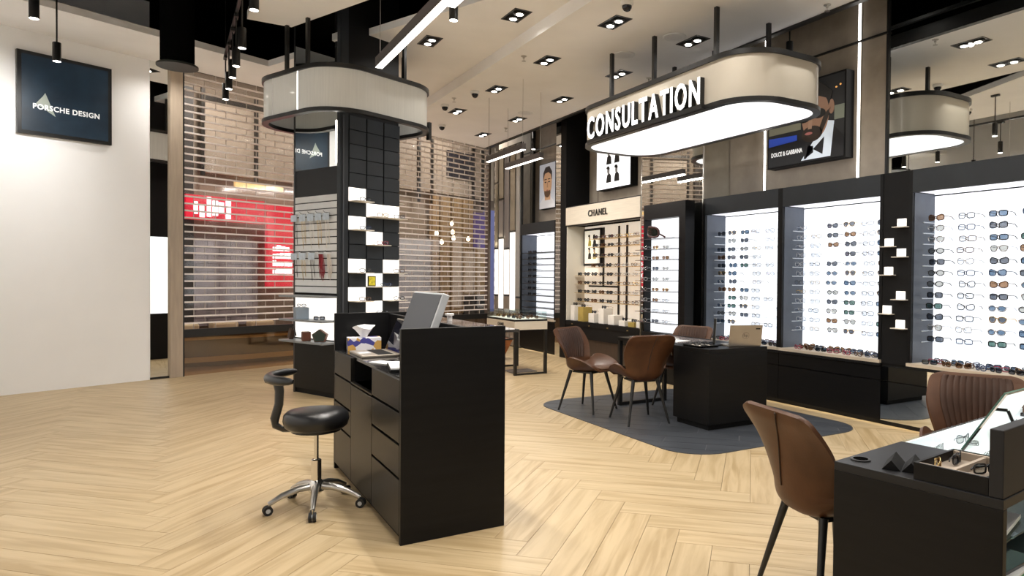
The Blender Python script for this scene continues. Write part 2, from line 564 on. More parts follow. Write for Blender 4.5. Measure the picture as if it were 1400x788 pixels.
pl = root('pillar', 'slim beige pillar at the end of the roller shutter', 'pillar', (4.36, SN, 0), True)
MB().box(4.28, SN - 0.05, 0, 4.44, SN + 0.15, ZL).build('shaft', PILLARM, pl, bevel=0.004)
MB().box(4.44, SN - 0.04, 0, 4.462, SN + 0.10, ZL).build('edge_strip', BLACKM, pl)

# ================================================================== ROLLER SHUTTER
sh = root('roller_shutter', 'see-through roller shutter of clear panes and metal rails closing the shop', 'shutter', (7.45, SN, 0), True)
U0, U1 = 4.462, 10.43
PZ = 0.0968
for k in range(37):
    z = 0.72 + PZ * k - PZ * 0
    if z > 4.17: break
    MB().box(U0, SN + 0.005, z - 0.0105, U1, SN + 0.035, z + 0.0105).build('rail', SHUTM, sh)
MB().box(U0, SN, 0.53, U1, SN + 0.05, 0.635).build('bottom_bar', BLACKM, sh)
MB().box(U1, SN - 0.03, 0, U1 + 0.05, SN + 0.08, 4.1).build('guide', mat('brown_guide_metal', (0.11, 0.085, 0.07), 0.5, vary=0.1), sh)
PL = 0.295
pane_me = MB().box(-PL / 2 + 0.003, -0.004, -PZ / 2 + 0.009, PL / 2 - 0.003, 0.004, PZ / 2 - 0.009).mesh('pane', PANEM)
rest = MB(); joints = MB(); cand = []
for k in range(-1, 36):
    zc_ = 0.72 + PZ * (k + 0.5)
    if k == -1: zc_ = 0.678
    off = 0 if k % 2 else PL / 2
    u = U0 + off - PL / 2
    while u < U1:
        c = u + PL / 2
        if c - PL / 2 > U0 - 0.01 and c + PL / 2 < U1 + 0.05:
            seen_ = (c < 6.35 and True) or c > 7.9
            cand.append((0 if seen_ else 1, c, zc_))
        joints.box(c + PL / 2 - 0.0018, SN + 0.012, zc_ - PZ / 2 + 0.009, c + PL / 2 + 0.0018, SN + 0.028, zc_ + PZ / 2 - 0.009)
        u += PL
cand.sort()
for q, (s_, c, z) in enumerate(cand):
    if q < 300:
        o = bpy.data.objects.new('pane', pane_me); COL.objects.link(o); o.parent = sh
        o.location = (c - 7.45, 0.02, z)
    else:
        rest.box(c - PL / 2 + 0.003, SN + 0.016, z - PZ / 2 + 0.009, c + PL / 2 - 0.003, SN + 0.024, z + PZ / 2 - 0.009)
rest.build('pane_field', PANEM, sh, stuff=True)
joints.build('pane_joints', mat('pane_joint_plastic', (0.66, 0.60, 0.56), 0.4), sh, stuff=True)
# glazed kick plate under the bottom bar
MB().box(U0, SN + 0.01, 0.0, U1, SN + 0.03, 0.53).build('kick_plate', clear('bronze_tinted_glass', (0.72, 0.62, 0.52), 0.12, 0.05), sh)

# ================================================================== THE MALL BEHIND THE SHUTTER
MN = 12.2
mall = sroot('wall_mall', (8.5, MN, 0), True)
ST = mat('mauve_stone_tile', (0.32, 0.285, 0.31), 0.6, vary=0.3, scale=3.0, bump=0.2, bscale=20)
MB().box(2.5, MN + 0.15, 0, 15.5, MN + 0.3, 5.2).build('wall_panel', mat('mall_wall_paint', (0.30, 0.25, 0.20), 0.8, vary=0.06), mall)
for a, b, z0, z1 in ((5.86, 6.74, 3.16, 4.42), (6.80, 7.55, 3.16, 4.42), (7.6, 9.4, 3.25, 4.6), (9.45, 10.56, 3.36, 4.6), (10.64, 10.96, 3.36, 4.6), (11.02, 12.30, 3.36, 4.6), (12.42, 13.1, 3.36, 4.6)):
    MB().box(a, MN + 0.02, z0, b, MN + 0.15, z1).build('panel', mat('pale_beige_panel', (0.37, 0.32, 0.265), 0.5, vary=0.06), mall)
for a in (5.83, 6.77, 10.60, 10.99, 12.36, 12.68):
    MB().box(a - 0.03, MN - 0.02, 3.1, a + 0.03, MN + 0.02, 4.6).build('mullion', BLACKM, mall)
MB().box(5.83, MN - 0.03, 4.40, 7.6, MN + 0.03, 4.50).build('beam', BLACKM, mall)
MB().box(5.2, MN - 0.05, 0, 5.66, MN + 0.1, 4.55).build('dark_pier', mat('dark_pier_paint', (0.045, 0.04, 0.038), 0.6), mall)
MB().box(11.46, MN - 0.02, 3.78, 12.32, MN + 0.03, 4.42).build('dark_window', mat('dark_window_glass', (0.02, 0.02, 0.03), 0.1), mall)
# stone cladding with courses
for r_ in range(11):
    z = 0.5 + r_ * 0.135
    k = 0
    u = 5.5 - (r_ % 2) * 0.2
    while u < 6.78:
        e = min(u + 0.4, 6.80)
        MB().box(max(u, 5.5) + 0.004, MN - 0.02, z + 0.004, e - 0.004, MN + 0.12, z + 0.131).build('stone', ST, mall)
        u += 0.4
for r_ in range(13):
    z = 0.5 + r_ * 0.135
    u = 9.0 - (r_ % 2) * 0.22
    while u < 10.9:
        MB().box(max(u, 9.0) + 0.004, MN - 0.02, z + 0.004, min(u + 0.44, 10.94) - 0.004, MN + 0.12, z + 0.131).build('stone', mat('grey_stone_tile_wall', (0.36, 0.35, 0.36), 0.55, vary=0.15, scale=4), mall)
        u += 0.44
WD = mat('honey_wood_panel', (0.36, 0.25, 0.13), 0.5, vary=0.25, scale=5, stretch=(6, 6, 0.6))
for a, b in ((11.0, 11.19), (11.24, 11.54), (11.6, 11.92), (11.98, 12.32), (12.4, 12.75)):
    MB().box(a, MN - 0.03, 0.5, b, MN + 0.1, 3.3 if a < 12.3 else 2.1).build('wood_panel', WD, mall)
MB().box(12.36, MN - 0.035, 2.1, 12.75, MN + 0.1, 3.0).build('purple_panel', mat('purple_lit_panel', (0.10, 0.07, 0.2), 0.5, emit=0.09, ecol=(0.35, 0.25, 0.9)), mall)
MB().box(12.8, MN - 0.05, 0.5, 13.2, MN + 0.1, 3.1).build('blue_panel', mat('blue_lit_panel', (0.15, 0.17, 0.4), 0.5, emit=0.12, ecol=(0.4, 0.45, 0.95)), mall)
MB().box(12.0, MN - 0.04, 0.45, 12.8, MN + 0.0, 0.95).build('dark_plinth', BLACKM, mall)
# red shop sign with white letter shapes
REDM = mat('red_lit_sign', (0.45, 0.01, 0.03), 0.4, emit=0.5, ecol=(1.0, 0.02, 0.06))
sg = root('red_sign', 'red glowing shop sign with white shapes seen through the shutter', 'sign', (6.2, MN - 0.1, 2.3), True)
MB().box(5.5, MN - 0.12, 2.32, 6.86, MN - 0.03, 2.74).build('panel', REDM, sg)
WL = mat('white_lit_sign', (0.9, 0.9, 0.95), 0.4, emit=1.6, ecol=(0.95, 0.9, 1.0))
rs = random.Random(3)
u = 5.62
while u < 6.2:
    w_ = rs.uniform(0.05, 0.09)
    MB().box(u, MN - 0.15, 2.36 + rs.uniform(0, 0.1), u + w_, MN - 0.12, 2.62 + rs.uniform(-0.05, 0.1)).build('white_shape', WL, sg)
    u += w_ + rs.uniform(0.02, 0.05)
sv = root('red_banner', 'tall red glowing banner with white shapes behind the shutter', 'sign', (7.2, MN - 0.1, 1.2), True)
MB().box(6.92, MN - 0.12, 1.18, 7.75, MN - 0.03, 2.70).build('panel', REDM, sv)
for zz in (1.42, 1.56, 1.70, 1.84):
    u = 7.02
    while u < 7.34:
        w_ = rs.uniform(0.04, 0.07)
        MB().box(u, MN - 0.15, zz, u + w_, MN - 0.12, zz + rs.uniform(0.07, 0.11)).build('white_shape', WL, sv)
        u += w_ + 0.02
tag(MB().box(6.35, MN - 0.08, 2.94, 7.25, MN - 0.02, 3.06).build('light_box', mat('amber_light_box', (0.7, 0.5, 0.2), 0.4, emit=0.6, ecol=(1, 0.7, 0.3)), org=(6.8, MN, 2.9)),
    'thin amber light box above the red sign beyond the shutter', 'light')
_o = bpy.data.objects['light_box']; _o.rotation_euler = (0, 0, PHI); _x, _y = W(6.8, MN); _o.location = (_x, _y, 2.9)
# curved bronze bench with gold bands
bz = root('bronze_bench', 'curved bronze bench with gold bands behind the shutter glass', 'bench', (6.2, 10.9, 0), True)
def bowed(u0, u1, n0, bow, z0, z1, th, seg=20):
    mb = MB(); pts = []
    for i in range(seg + 1):
        t = i / seg
        pts.append((u0 + (u1 - u0) * t, n0 - bow * math.sin(math.pi * t)))
    poly = pts + [(x, y + th) for x, y in reversed(pts)]
    return mb.prism(poly, z0, z1)
BRZ = mat('dark_bronze', (0.13, 0.085, 0.05), 0.35, 0.5, vary=0.2, scale=4)
bowed(4.7, 8.6, 10.85, 0.30, 0.0, 0.50, 0.45).build('body', BRZ, bz, smooth=40)
bowed(4.68, 8.62, 10.84, 0.32, 0.40, 0.44, 0.1).build('gold_band', mat('gold_band_metal', (0.75, 0.55, 0.25), 0.3, 0.3), bz, smooth=40)
bowed(4.68, 8.62, 10.84, 0.32, 0.06, 0.14, 0.1).build('gold_band', MATS['gold_band_metal'], bz, smooth=40)
bowed(4.7, 8.6, 10.88, 0.28, 0.50, 0.54, 0.42).build('seat', mat('mauve_upholstery', (0.25, 0.2, 0.2), 0.8), bz, smooth=40)
for a in (4.95, 5.55, 6.15):
    c = tag(MB().box(-0.2, -0.09, 0, 0.2, 0.09, 0.10).build('cushion', mat('cream_cushion', (0.75, 0.62, 0.42), 0.8, vary=0.05), bevel=0.03),
            'cream cushion lying on the bench back behind the shutter', 'cushion', 'cushions on the bench beyond the shutter')
    x, y = W(a, 10.95); c.location = (x, y, 0.54); c.rotation_euler = (0, 0, PHI)
struct(MB().prism([W(2.6, SN + 0.15), W(15.5, SN + 0.15), W(15.5, MN + 0.3), W(2.6, MN + 0.3)], -0.1, -0.004).build('floor_mall', mat('mall_floor', (0.20, 0.13, 0.08), 0.3, vary=0.1)))
struct(MB().prism([W(2.6, SN + 0.05), W(15.5, SN + 0.05), W(15.5, MN + 0.3), W(2.6, MN + 0.3)], 5.0, 5.1).build('ceiling_mall', mat('mall_ceiling_paint', (0.6, 0.55, 0.48), 0.8)))
# cluster of bare bulbs hanging in the mall
for i, (u, n, z) in enumerate(((10.5, 11.5, 2.35), (10.96, 11.5, 2.60), (10.94, 11.45, 2.40), (10.92, 11.4, 2.26), (10.61, 11.45, 2.16), (11.48, 11.5, 2.27))):
    x, y = W(u, n)
    b = root('pendant_bulb', 'small glowing bulb on a thin cord beyond the shutter', 'lamp', (x, y, z), group='bulbs hanging beyond the shutter')
    MB().lathe([(0.01, z - 0.05), (0.035, z - 0.035), (0.045, z), (0.035, z + 0.035), (0.012, z + 0.06)], (x, y), 10).build('bulb', mat('warm_bulb', (1, 0.9, 0.7), 0.3, emit=7, ecol=(1, 0.85, 0.6)), b, smooth=60)
    MB().cyl((x, y, z + 0.05), (x, y, 5.0), 0.004, n=5).build('cord', BLACKM, b)
for (u, z) in ((5.9, 4.8), (8.5, 4.8), (11.2, 4.8)):
    x, y = W(u, 11.1)
    lr = root('mall_ceiling_lamp', 'square ceiling lamp of the mall beyond the shutter', 'lamp', (x, y, 4.9), group='mall ceiling lamps')
    MB().box(x - 0.25, y - 0.25, 4.93, x + 0.25, y + 0.25, 5.0).build('frame', BLACKM, lr)
    MB().box(x - 0.22, y - 0.22, 4.925, x + 0.22, y + 0.22, 4.94).build('diffuser', LEDS, lr)
    ld = bpy.data.lights.new('mall_light', 'AREA'); ld.energy = 65; ld.size = 0.5; ld.color = (1, 0.92, 0.82)
    lo = bpy.data.objects.new('mall_light', ld); COL.objects.link(lo); lo.parent = lr; lo.location = (0, 0, 0.01)
# ================================================================== CEILING FIXTURES
def downlight(x, y, z, lab, light=True, proto=[None]):
    if proto[0] is None:
        r = root('ceiling_downlight', lab, 'downlight', (0, 0, 0), group='twin downlights in the ceiling')
        f = MB()
        f.box(-0.10, -0.18, -0.006, -0.085, 0.18, 0.0); f.box(0.085, -0.18, -0.006, 0.10, 0.18, 0.0)
        f.box(-0.085, -0.18, -0.006, 0.085, -0.165, 0.0); f.box(-0.085, 0.165, -0.006, 0.085, 0.18, 0.0)
        f.build('frame', BLACKM, r)
        MB().box(-0.085, -0.165, -0.002, 0.085, 0.165, 0.0).build('tray', BLACK2, r)
        for s_ in (-0.078, 0.078):
            l = MB().lathe([(0.060, -0.004), (0.062, -0.014), (0.04, -0.018)], (0, s_), 14).build('lamp', BLACKM, r)
            MB().lathe([(0.039, -0.018), (0.036, -0.022), (0.016, -0.026)], (0, s_), 14).build('lens', LAMPE, l, smooth=60)
        proto[0] = r
        o = r
    else:
        o = dup(proto[0], label=lab)
    o.location = (x, y, z)
    if light:
        ld = bpy.data.lights.new('downlight_beam', 'SPOT')
        ld.energy = DOWNLIGHT_W * 4; ld.spot_size = R(150); ld.spot_blend = 0.9; ld.shadow_soft_size = 0.035
        ld.color = (1.0, 0.955, 0.90)
        lo = bpy.data.objects.new('downlight_beam', ld); COL.objects.link(lo)
        lo.parent = o; lo.location = (0, 0, -0.012)
    return o
for k_, y in enumerate((11.96, 10.48, 8.94, 7.43, 5.95, 4.3, 2.9, 1.4, -0.2)):
    downlight(4.98, y, ZR, f'black twin downlight in the ceiling row by the display wall, {NTH[k_]} from the shutter')
for k_, y in enumerate((10.5, 8.96, 7.44, 5.95, 4.45, 2.95, 1.4, -0.2)):
    downlight(3.93, y, ZR, f'black twin downlight in the ceiling row by the ceiling step, {NTH[k_]} from the shutter')
for k_, (x, y) in enumerate(((2.63, 7.95), (3.15, 6.67), (2.65, 4.6), (2.6, 2.3), (2.6, 0.6), (2.65, -0.9))):
    downlight(x, y, ZL, f'black twin downlight in the raised ceiling beyond the column, {NTH[k_]} from the shutter')
for k_, (x, y) in enumerate(((1.1, 3.6), (1.1, 1.8), (1.1, 0.0))):
    downlight(x, y, ZL, f'black twin downlight in the ceiling panel over the open floor, {NTH[k_]} from the column')
x, y = W(4.2, 9.3); downlight(x, y, ZL, 'black twin downlight in the ceiling close before the beige pillar')

def sprinkler(x, y, z, lab, proto=[None]):
    if proto[0] is None:
        r = root('sprinkler', lab, 'sprinkler', (0, 0, 0), group='ceiling sprinklers')
        MB().lathe([(0.035, 0), (0.035, -0.006), (0.012, -0.012), (0.012, -0.03)], (0, 0), 12).build('rosette', STEEL, r)
        MB().lathe([(0.004, -0.03), (0.004, -0.055), (0.026, -0.058), (0.026, -0.062)], (0, 0), 10).build('deflector', STEEL, r)
        proto[0] = r; o = r
    else:
        o = dup(proto[0], label=lab)
    o.location = (x, y, z)
for p in ((3.62, 7.45, ZR, 'chrome sprinkler head by the ceiling step above the open floor'), (5.41, 7.36, ZR, 'chrome sprinkler head behind the lettered pendant sign'), (3.60, 9.76, ZR, 'chrome sprinkler head between two dome cameras by the ceiling step'),
          (5.40, 4.46, ZR, 'chrome sprinkler head by the slot near the tuxedo poster'), (5.1, 11.2, ZR, 'chrome sprinkler head in the ceiling corner near the striped screen'), (1.0, 6.9, ZL, 'chrome sprinkler head in the ceiling panel beside the dark slot')):
    sprinkler(*p)
def dome_cam(x, y, z, lab, proto=[None]):
    if proto[0] is None:
        r = root('dome_camera', lab, 'camera', (0, 0, 0), group='dome cameras')
        MB().lathe([(0.06, 0), (0.065, -0.02), (0.055, -0.04)], (0, 0), 18).build('base', mat('white_plastic', (0.8, 0.79, 0.77), 0.5), r, smooth=40)
        MB().lathe([(0.048, -0.04), (0.046, -0.06), (0.03, -0.085), (0.008, -0.095)], (0, 0), 18).build('dome', SCREENM, r, smooth=60)
        proto[0] = r; o = r
    else:
        o = dup(proto[0], label=lab)
    o.location = (x, y, z)
for k_, p in enumerate(((4.06, 11.6, ZR), (3.62, 10.21, ZR), (3.72, 9.24, ZR), (3.74, 5.45, ZR))):
    dome_cam(*p, f'dark dome camera on the ceiling by the step, {NTH[k_]} from the shutter')
dome_cam(1.5, 6.3, ZL, 'dark dome camera on the ceiling panel above the column ring')
for i, (x, y) in enumerate(((4.60, 6.75), (4.72, 5.95), (4.9, 10.0))):
    r = root('ceiling_speaker', ('round white speaker grille in the ceiling over the first letters of the sign', 'round white speaker grille in the ceiling over the last letters of the sign', 'round white speaker grille in the ceiling near the shutter')[i], 'speaker', (x, y, ZR), group='ceiling speakers')
    MB().lathe([(0.13, ZR), (0.13, ZR - 0.006), (0.115, ZR - 0.010)], (x, y), 24).build('ring', MATS['white_plastic'], r)
    MB().lathe([(0.115, ZR - 0.008), (0.05, ZR - 0.012)], (x, y), 24).build('grille', mat('grey_grille', (0.75, 0.74, 0.73), 0.6), r)

def spot(x, y, zb, ztop, label, group=None, light=True, on=True):
    """cylindrical track spot hanging down: zb = lamp mouth, ztop = track height"""
    r = root('track_spotlight', label, 'spotlight', (x, y, zb), group=group)
    MB().lathe([(0.038, zb), (0.038, zb + 0.19), (0.034, zb + 0.195)], (x, y), 16).build('barrel', BLACKM, r, smooth=50)
    MB().lathe([(0.033, zb - 0.001), (0.033, zb + 0.004)], (x, y), 14).build('lens', LAMPE if on else SCREENM, r)
    MB().cyl((x, y, zb + 0.19), (x, y, ztop), 0.008, n=8).build('stem', BLACKM, r)
    MB().box(x - 0.02, y - 0.06, ztop - 0.03, x + 0.02, y + 0.06, ztop).build('adapter', BLACKM, r)
    if light:
        ld = bpy.data.lights.new('spot_beam', 'SPOT'); ld.energy = 45; ld.spot_size = R(70); ld.spot_blend = 0.6; ld.shadow_soft_size = 0.04; ld.color = (1, 0.93, 0.83)
        lo = bpy.data.objects.new('spot_beam', ld); COL.objects.link(lo); lo.parent = r; lo.location = (0, 0, -0.02)
    return r
# lighting tracks: two beside the dark slot, one by the display wall
SPOTS = [(0.59, y) for y in (6.26, 7.37, 8.04, 8.53, 9.07, 9.63)]
for i, (x, y) in enumerate(SPOTS):
    spot(x, y, 3.57, 4.10, f'black cylindrical spotlight in the row from the dark slot, {NTH[5 - i]} from the shutter', 'spotlights in the dark slot', light=i % 2 == 0)
for k_, y in enumerate((4.9, 3.5, 2.1, 0.7)):
    spot(0.59, y, 3.57, 4.10, f'black cylindrical spotlight of the dark slot over the open floor, {NTH[k_]} from the column', 'slot spotlights over the open floor')
for k_, y in enumerate((9.0, 7.6, 6.2, 4.8, 3.4, 2.0)):  # spotlights added only to brighten the side wall to white
    wr_ = spot(-1.0, y, 3.60, 4.95, f'added black spotlight to brighten the white side wall, {NTH[k_]} from the shutter', 'added wall lights', light=False)
    ld = bpy.data.lights.new('added_wash_beam', 'SPOT'); ld.energy = 95; ld.spot_size = R(130); ld.spot_blend = 0.9; ld.shadow_soft_size = 0.05; ld.color = (1, 0.98, 0.95)
    lo = bpy.data.objects.new('added_wash_beam', ld); COL.objects.link(lo); lo.parent = wr_; lo.location = (0, 0, -0.02); lo.rotation_euler = (0, R(50), R(12 if k_ else -40))
t = root('light_track', 'black lighting track inside the dark ceiling slot', 'track', (SPOTS[2][0], SPOTS[2][1], 4.10))
p0, p1 = Vector((*SPOTS[0], 4.12)), Vector((*SPOTS[-1], 4.12))
dd = (p1 - p0)
MB().tube([p0 - dd * 1.75, p1 + dd * 0.05], 0.022, 4).build('rail', BLACKM, t)
MB().cyl(tuple(p0 - dd * 0.3), tuple(p0 - dd * 0.3 + Vector((0, 0, 0.83))), 0.005, n=6).build('cord', BLACKM, t)
MB().cyl(tuple(p1), tuple(p1 + Vector((0, 0, 0.83))), 0.005, n=6).build('cord', BLACKM, t)
spot(2.05, 5.58, 3.57, ZL, 'black cylindrical spotlight hanging alone near the linear lamps')
for y in (5.2, 2.6, 0.6):
    spot(5.70, y, 3.77, 4.2, 'black cylindrical spotlight in the slot beside the mirrored wall' if y < 4 else 'black cylindrical spotlight in the slot above the tuxedo poster', None if y > 4 else 'slot spotlights by the mirror')
spot(5.70, 11.3, 3.75, 4.2, 'black cylindrical spotlight in the slot above the portrait poster', light=True)
t = root('light_track', 'long black lighting track in the slot over the display wall', 'track', (5.70, 5.0, 4.2))
MB().box(5.68, -1.5, 4.20, 5.72, 13.0, 4.235).build('rail', BLACKM, t)
for yy in (0.0, 4.0, 8.0, 12.0):
    MB().cyl((5.70, yy, 4.235), (5.70, yy, 4.95), 0.006, n=6).build('hanger', BLACKM, t)

# big black ceiling duct with flange
dx, dy = 0.07, 8.54
r = root('ceiling_duct', 'fat black round duct with a flange hanging from the dark ceiling', 'duct', (dx, dy, 3.6))
MB().lathe([(0.16, 3.63), (0.16, 4.95)], (dx, dy), 28).build('pipe', VOID, r, smooth=40)
MB().lathe([(0.13, 3.605), (0.197, 3.60), (0.197, 3.62), (0.165, 3.64)], (dx, dy), 32).build('flange', mat('dark_green_black_metal', (0.012, 0.016, 0.01), 0.4), r, smooth=40)

# ------------------------------------------------------------------ hanging linear lamps
def linear(x, y0, y1, z, ztop, label, group=None, power=40):
    r = root('linear_pendant', label, 'pendant lamp', (x, (y0 + y1) / 2, z), group=group)
    MB().box(x - 0.03, y0, z + 0.004, x + 0.03, y1, z + 0.085).build('body', mat('dark_bronze_aluminium', (0.045, 0.035, 0.032), 0.45, vary=0.1), r, bevel=0.003)
    MB().box(x - 0.027, y0 + 0.004, z, x + 0.027, y1 - 0.004, z + 0.006).build('diffuser', LEDS, r)
    for yy in (y0 + 0.04, y1 - 0.04):
        MB().cyl((x, yy, z + 0.085), (x, yy, ztop), 0.003, n=5).build('wire', STEEL, r)
    ld = bpy.data.lights.new('linear_beam', 'AREA'); ld.shape = 'RECTANGLE'; ld.size = 0.05; ld.size_y = y1 - y0; ld.energy = power; ld.color = (1, 0.95, 0.88)
    lo = bpy.data.objects.new('linear_beam', ld); COL.objects.link(lo); lo.parent = r; lo.location = (0, 0, -0.012)
linear(1.46, 4.05, 5.71, 3.10, 4.9, 'long dark linear lamp hanging in front of the column')
linear(1.53, 2.5, 4.22, 3.12, ZL, 'second long linear lamp hanging beside the one before the column')
linear(4.03, 8.27, 9.49, 3.10, ZR, 'dark linear lamp hanging nearer the shutter over the small display table', power=22)
linear(4.53, 8.72, 9.91, 3.10, ZR, 'dark linear lamp hanging nearer the portrait poster by the display wall', power=22)

# ------------------------------------------------------------------ pendant bands
def band(parent, x0, y0, x1, y1, rad, z0, z1, th, m, rim, name):
    def loop(off):
        return rrect(x0 - off, y0 - off, x1 + off, y1 + off, rad + off, 10)
    def shell(a, b, za, zb, nm, mm):
        pa, pb = loop(a), loop(b)
        mb = MB(); n = len(pa)
        for z in (za, zb):
            for p in pa: mb.v.append((p[0], p[1], z))
            for p in pb: mb.v.append((p[0], p[1], z))
        for i in range(n):
            j = (i + 1) % n
            mb.face((i, j, n + j, n + i)); mb.face((2 * n + i, 3 * n + i, 3 * n + j, 2 * n + j))
            mb.face((i, 2 * n + i, 2 * n + j, j)); mb.face((n + i, n + j, 3 * n + j, 3 * n + i))
        return mb.build(nm, mm, parent, smooth=40)
    shell(-th, 0, z0 + 0.02, z1 - 0.02, name, m)
    shell(-0.05, 0.022, z1 - 0.035, z1 + 0.012, 'top_rim', rim)
    shell(-0.05, 0.022, z0 - 0.012, z0 + 0.03, 'bottom_rim', rim)
px0, px1, py0, py1 = 4.40, 5.56, 4.46, 7.56
PB, PT = 3.04, 3.50
cs = root('consultation_pendant', 'rounded cream pendant sign with black rims reading CONSULTATION', 'pendant sign', (4.98, 6.0, PB))
band(cs, px0, py0, px1, py1, 0.42, PB, PT, 0.012, ACRYL2, BLACKM, 'band')
MB().prism(rrect(px0 + 0.03, py0 + 0.03, px1 - 0.03, py1 - 0.03, 0.39, 10), PB - 0.004, PB + 0.02).build('light_panel', mat('pendant_light_panel', (0.9, 0.93, 0.97), 0.4, emit=0.95, ecol=(0.95, 0.97, 1.0)), cs)
MB().prism(rrect(px0 + 0.03, py0 + 0.03, px1 - 0.03, py1 - 0.03, 0.39, 10), PT - 0.03, PT - 0.01).build('top_panel', BLACKM, cs)
for (x, y) in ((4.46, 6.8), (4.53, 6.06), (4.55, 5.08), (5.29, 5.11), (5.40, 6.06), (5.40, 6.8)):
    MB().box(x - 0.02, y - 0.02, PT - 0.02, x + 0.02, y + 0.02, ZR).build('rod', BLACKM, cs)
Y_L, Y_R = 7.14, 5.07
def glyph_row(txt, size, depth, offset, total, height, gap=0.34):
    """letters set one by one so that each keeps its own width; returns [(MB, x)] scaled to the given row size"""
    out = []; x = 0.0
    for ch_ in txt:
        t_ = text_mesh(ch_, size, depth, offset)
        a_, b_ = width(t_); xf(t_, lambda X_, Y_, Z_: (X_ - a_, Y_, Z_))
        out.append([t_, x]); x += (b_ - a_) + size * gap * (0.4 if ch_ in 'LTA' else 0.55)
    tot = x - size * gap * 0.55
    zz_ = [p[2] for t_, _ in out for p in t_.v]; z0_, z1_ = min(zz_), max(zz_)
    for q in out:
        xx = q[1]
        xf(q[0], lambda X_, Y_, Z_: ((X_ + xx) * total / tot, Y_, (Z_ - z0_) * height / (z1_ - z0_)))
    return [q[0] for q in out]
LETW = mat('white_lit_letters', (1, 1, 1), 0.4, emit=1.3)
for g_ in glyph_row('CONSULTATION', 0.40, 0.008, 0.007, Y_L - Y_R, 0.265):
    bk = MB(); bk.v = [(p[0], p[1] * 7.0, p[2]) for p in g_.v]; bk.f = list(g_.f); bk.m = list(g_.m)
    lt = on_wall(g_, px0 - 0.066, Y_L, PB + 0.035).build('letter', LETW, cs)
    on_wall(bk, px0 - 0.034, Y_L, PB + 0.035).build('letter_return', BLACKM, lt)
MB().box(px0 - 0.06, Y_R - 0.02, PB - 0.005, px0 + 0.005, Y_L + 0.02, PB + 0.035).build('letter_rail', BLACKM, cs)

# ================================================================== DISPLAY COLUMN (turned with the shutter)
CU0, CU1, CN0, CN1 = 4.673, 5.503, 6.68, 7.58
co = root('display_column', 'black square display column with lit shelves, slatwall and white ring', 'column', ((CU0 + CU1) / 2, (CN0 + CN1) / 2, 0), True)
MB().box(CU0 + 0.012, CN0 + 0.012, 0, CU1 - 0.012, CN1 - 0.012, 4.95).build('core', BLACK2, co)
band(co, 4.31, 6.32, 5.86, 7.94, 0.45, 3.17, 3.66, 0.012, ACRYL, BLACKM, 'ring_band')
for (u, n) in ((4.35, 7.2), (4.35, 6.80), (5.82, 7.0), (5.1, 7.90), (5.3, 6.36)):
    MB().box(u - 0.018, n - 0.018, 3.6, u + 0.018, n + 0.018, 4.95 if u < 5 else ZL).build('rod', BLACKM, co)
for n_ in (6.93, 7.42):
    MB().box(4.306, n_ - 0.003, 3.20, 4.311, n_ + 0.003, 3.63).build('seam', LEDS if n_ < 7 else MATS['white_plastic'], co)
MB().box(5.85, 6.55, 3.10, 5.89, 6.60, 3.32).build('bracket', BLACKM, co)
# left face: mirror above, black band, slatwall, lit niche, base
MB().box(CU0 - 0.004, CN0 + 0.05, 2.63, CU0 + 0.012, CN1 - 0.03, 4.5).build('mirror', MIRROR, co)
MB().box(CU0 - 0.006, CN1 - 0.03, 0, CU0 + 0.02, CN1, 4.6).build('frame_post', BLACKM, co)
MB().box(CU0 - 0.006, CN0, 0, CU0 + 0.02, CN0 + 0.05, 4.95).build('frame_post', CHARC, co)
MB().box(CU0, CN0 + 0.05, 2.32, CU0 + 0.012, CN1 - 0.03, 2.63).build('band_panel', BLACK, co)
MB().box(CU0 + 0.004, CN0 + 0.05, 1.16, CU0 + 0.012, CN1 - 0.03, 2.32).build('slatwall_back', BLACK2, co)
SLW = mat('slatwall_white', (0.62, 0.63, 0.63), 0.5, vary=0.04)
k = 0
z = 2.315
while z > 1.20:
    MB().box(CU0 - 0.006, CN0 + 0.052, max(z - 0.069, 1.175), CU0 + 0.005, CN1 - 0.032, z).build('slat', SLW, co)
    z -= 0.081
MB().box(CU0, CN0 + 0.05, 0.66, CU0 + 0.012, CN1 - 0.03, 1.155).build('light_panel', LITC, co)
for z in (1.165, 0.89, 0.645):
    MB().box(CU0 - 0.2, CN0 + 0.04, z - 0.022, CU0 + 0.01, CN1 - 0.01, z).build('shelf', mat('grey_shelf_paint', (0.20, 0.215, 0.23), 0.4), co)
MB().box(CU0 - 0.004, CN0 + 0.05, 0.06, CU0 + 0.012, CN1 - 0.03, 0.62).build('base_panel', BLACK, co)
# front face: panel tiles, some lit, with small shelves
TU = (4.78, 5.02, 5.26, 5.503)
WHITE_T = {0: (0, 2, 5, 7), 1: (1, 3, 6, 8), 2: (1, 5, 7)}
MB().box(CU0 + 0.02, CN0 - 0.004, 0, 4.775, CN0 + 0.012, 4.95).build('corner_strip', CHARC, co)
MB().box(4.70, CN0 - 0.012, 0, 4.715, CN0, 3.2).build('corner_trim', mat('trim_grey', (0.06, 0.065, 0.075), 0.4), co)
COLSHELF = []
for c in range(3):
    for r_ in range(-5, 13):
        zt = 2.404 - 0.1624 * r_
        wht = r_ in WHITE_T[c]
        MB().box(TU[c] + 0.008, CN0 - (0.002 if wht else 0.006), zt - 0.1624 + 0.004, TU[c + 1] - 0.008, CN0 + 0.012, zt - 0.004).build('light_tile' if wht else 'tile', LITC if wht else CHARC, co)
        if wht:
            MB().box(TU[c] + 0.005, CN0 - 0.16, zt - 0.1624 - 0.006, TU[c + 1] - 0.005, CN0, zt - 0.1624 + 0.003).build('shelf', mat('cream_shelf', (0.7, 0.65, 0.57), 0.5), co)
            COLSHELF.append(((TU[c] + TU[c + 1]) / 2, CN0 - 0.10, zt - 0.1624 + 0.003, c, r_))
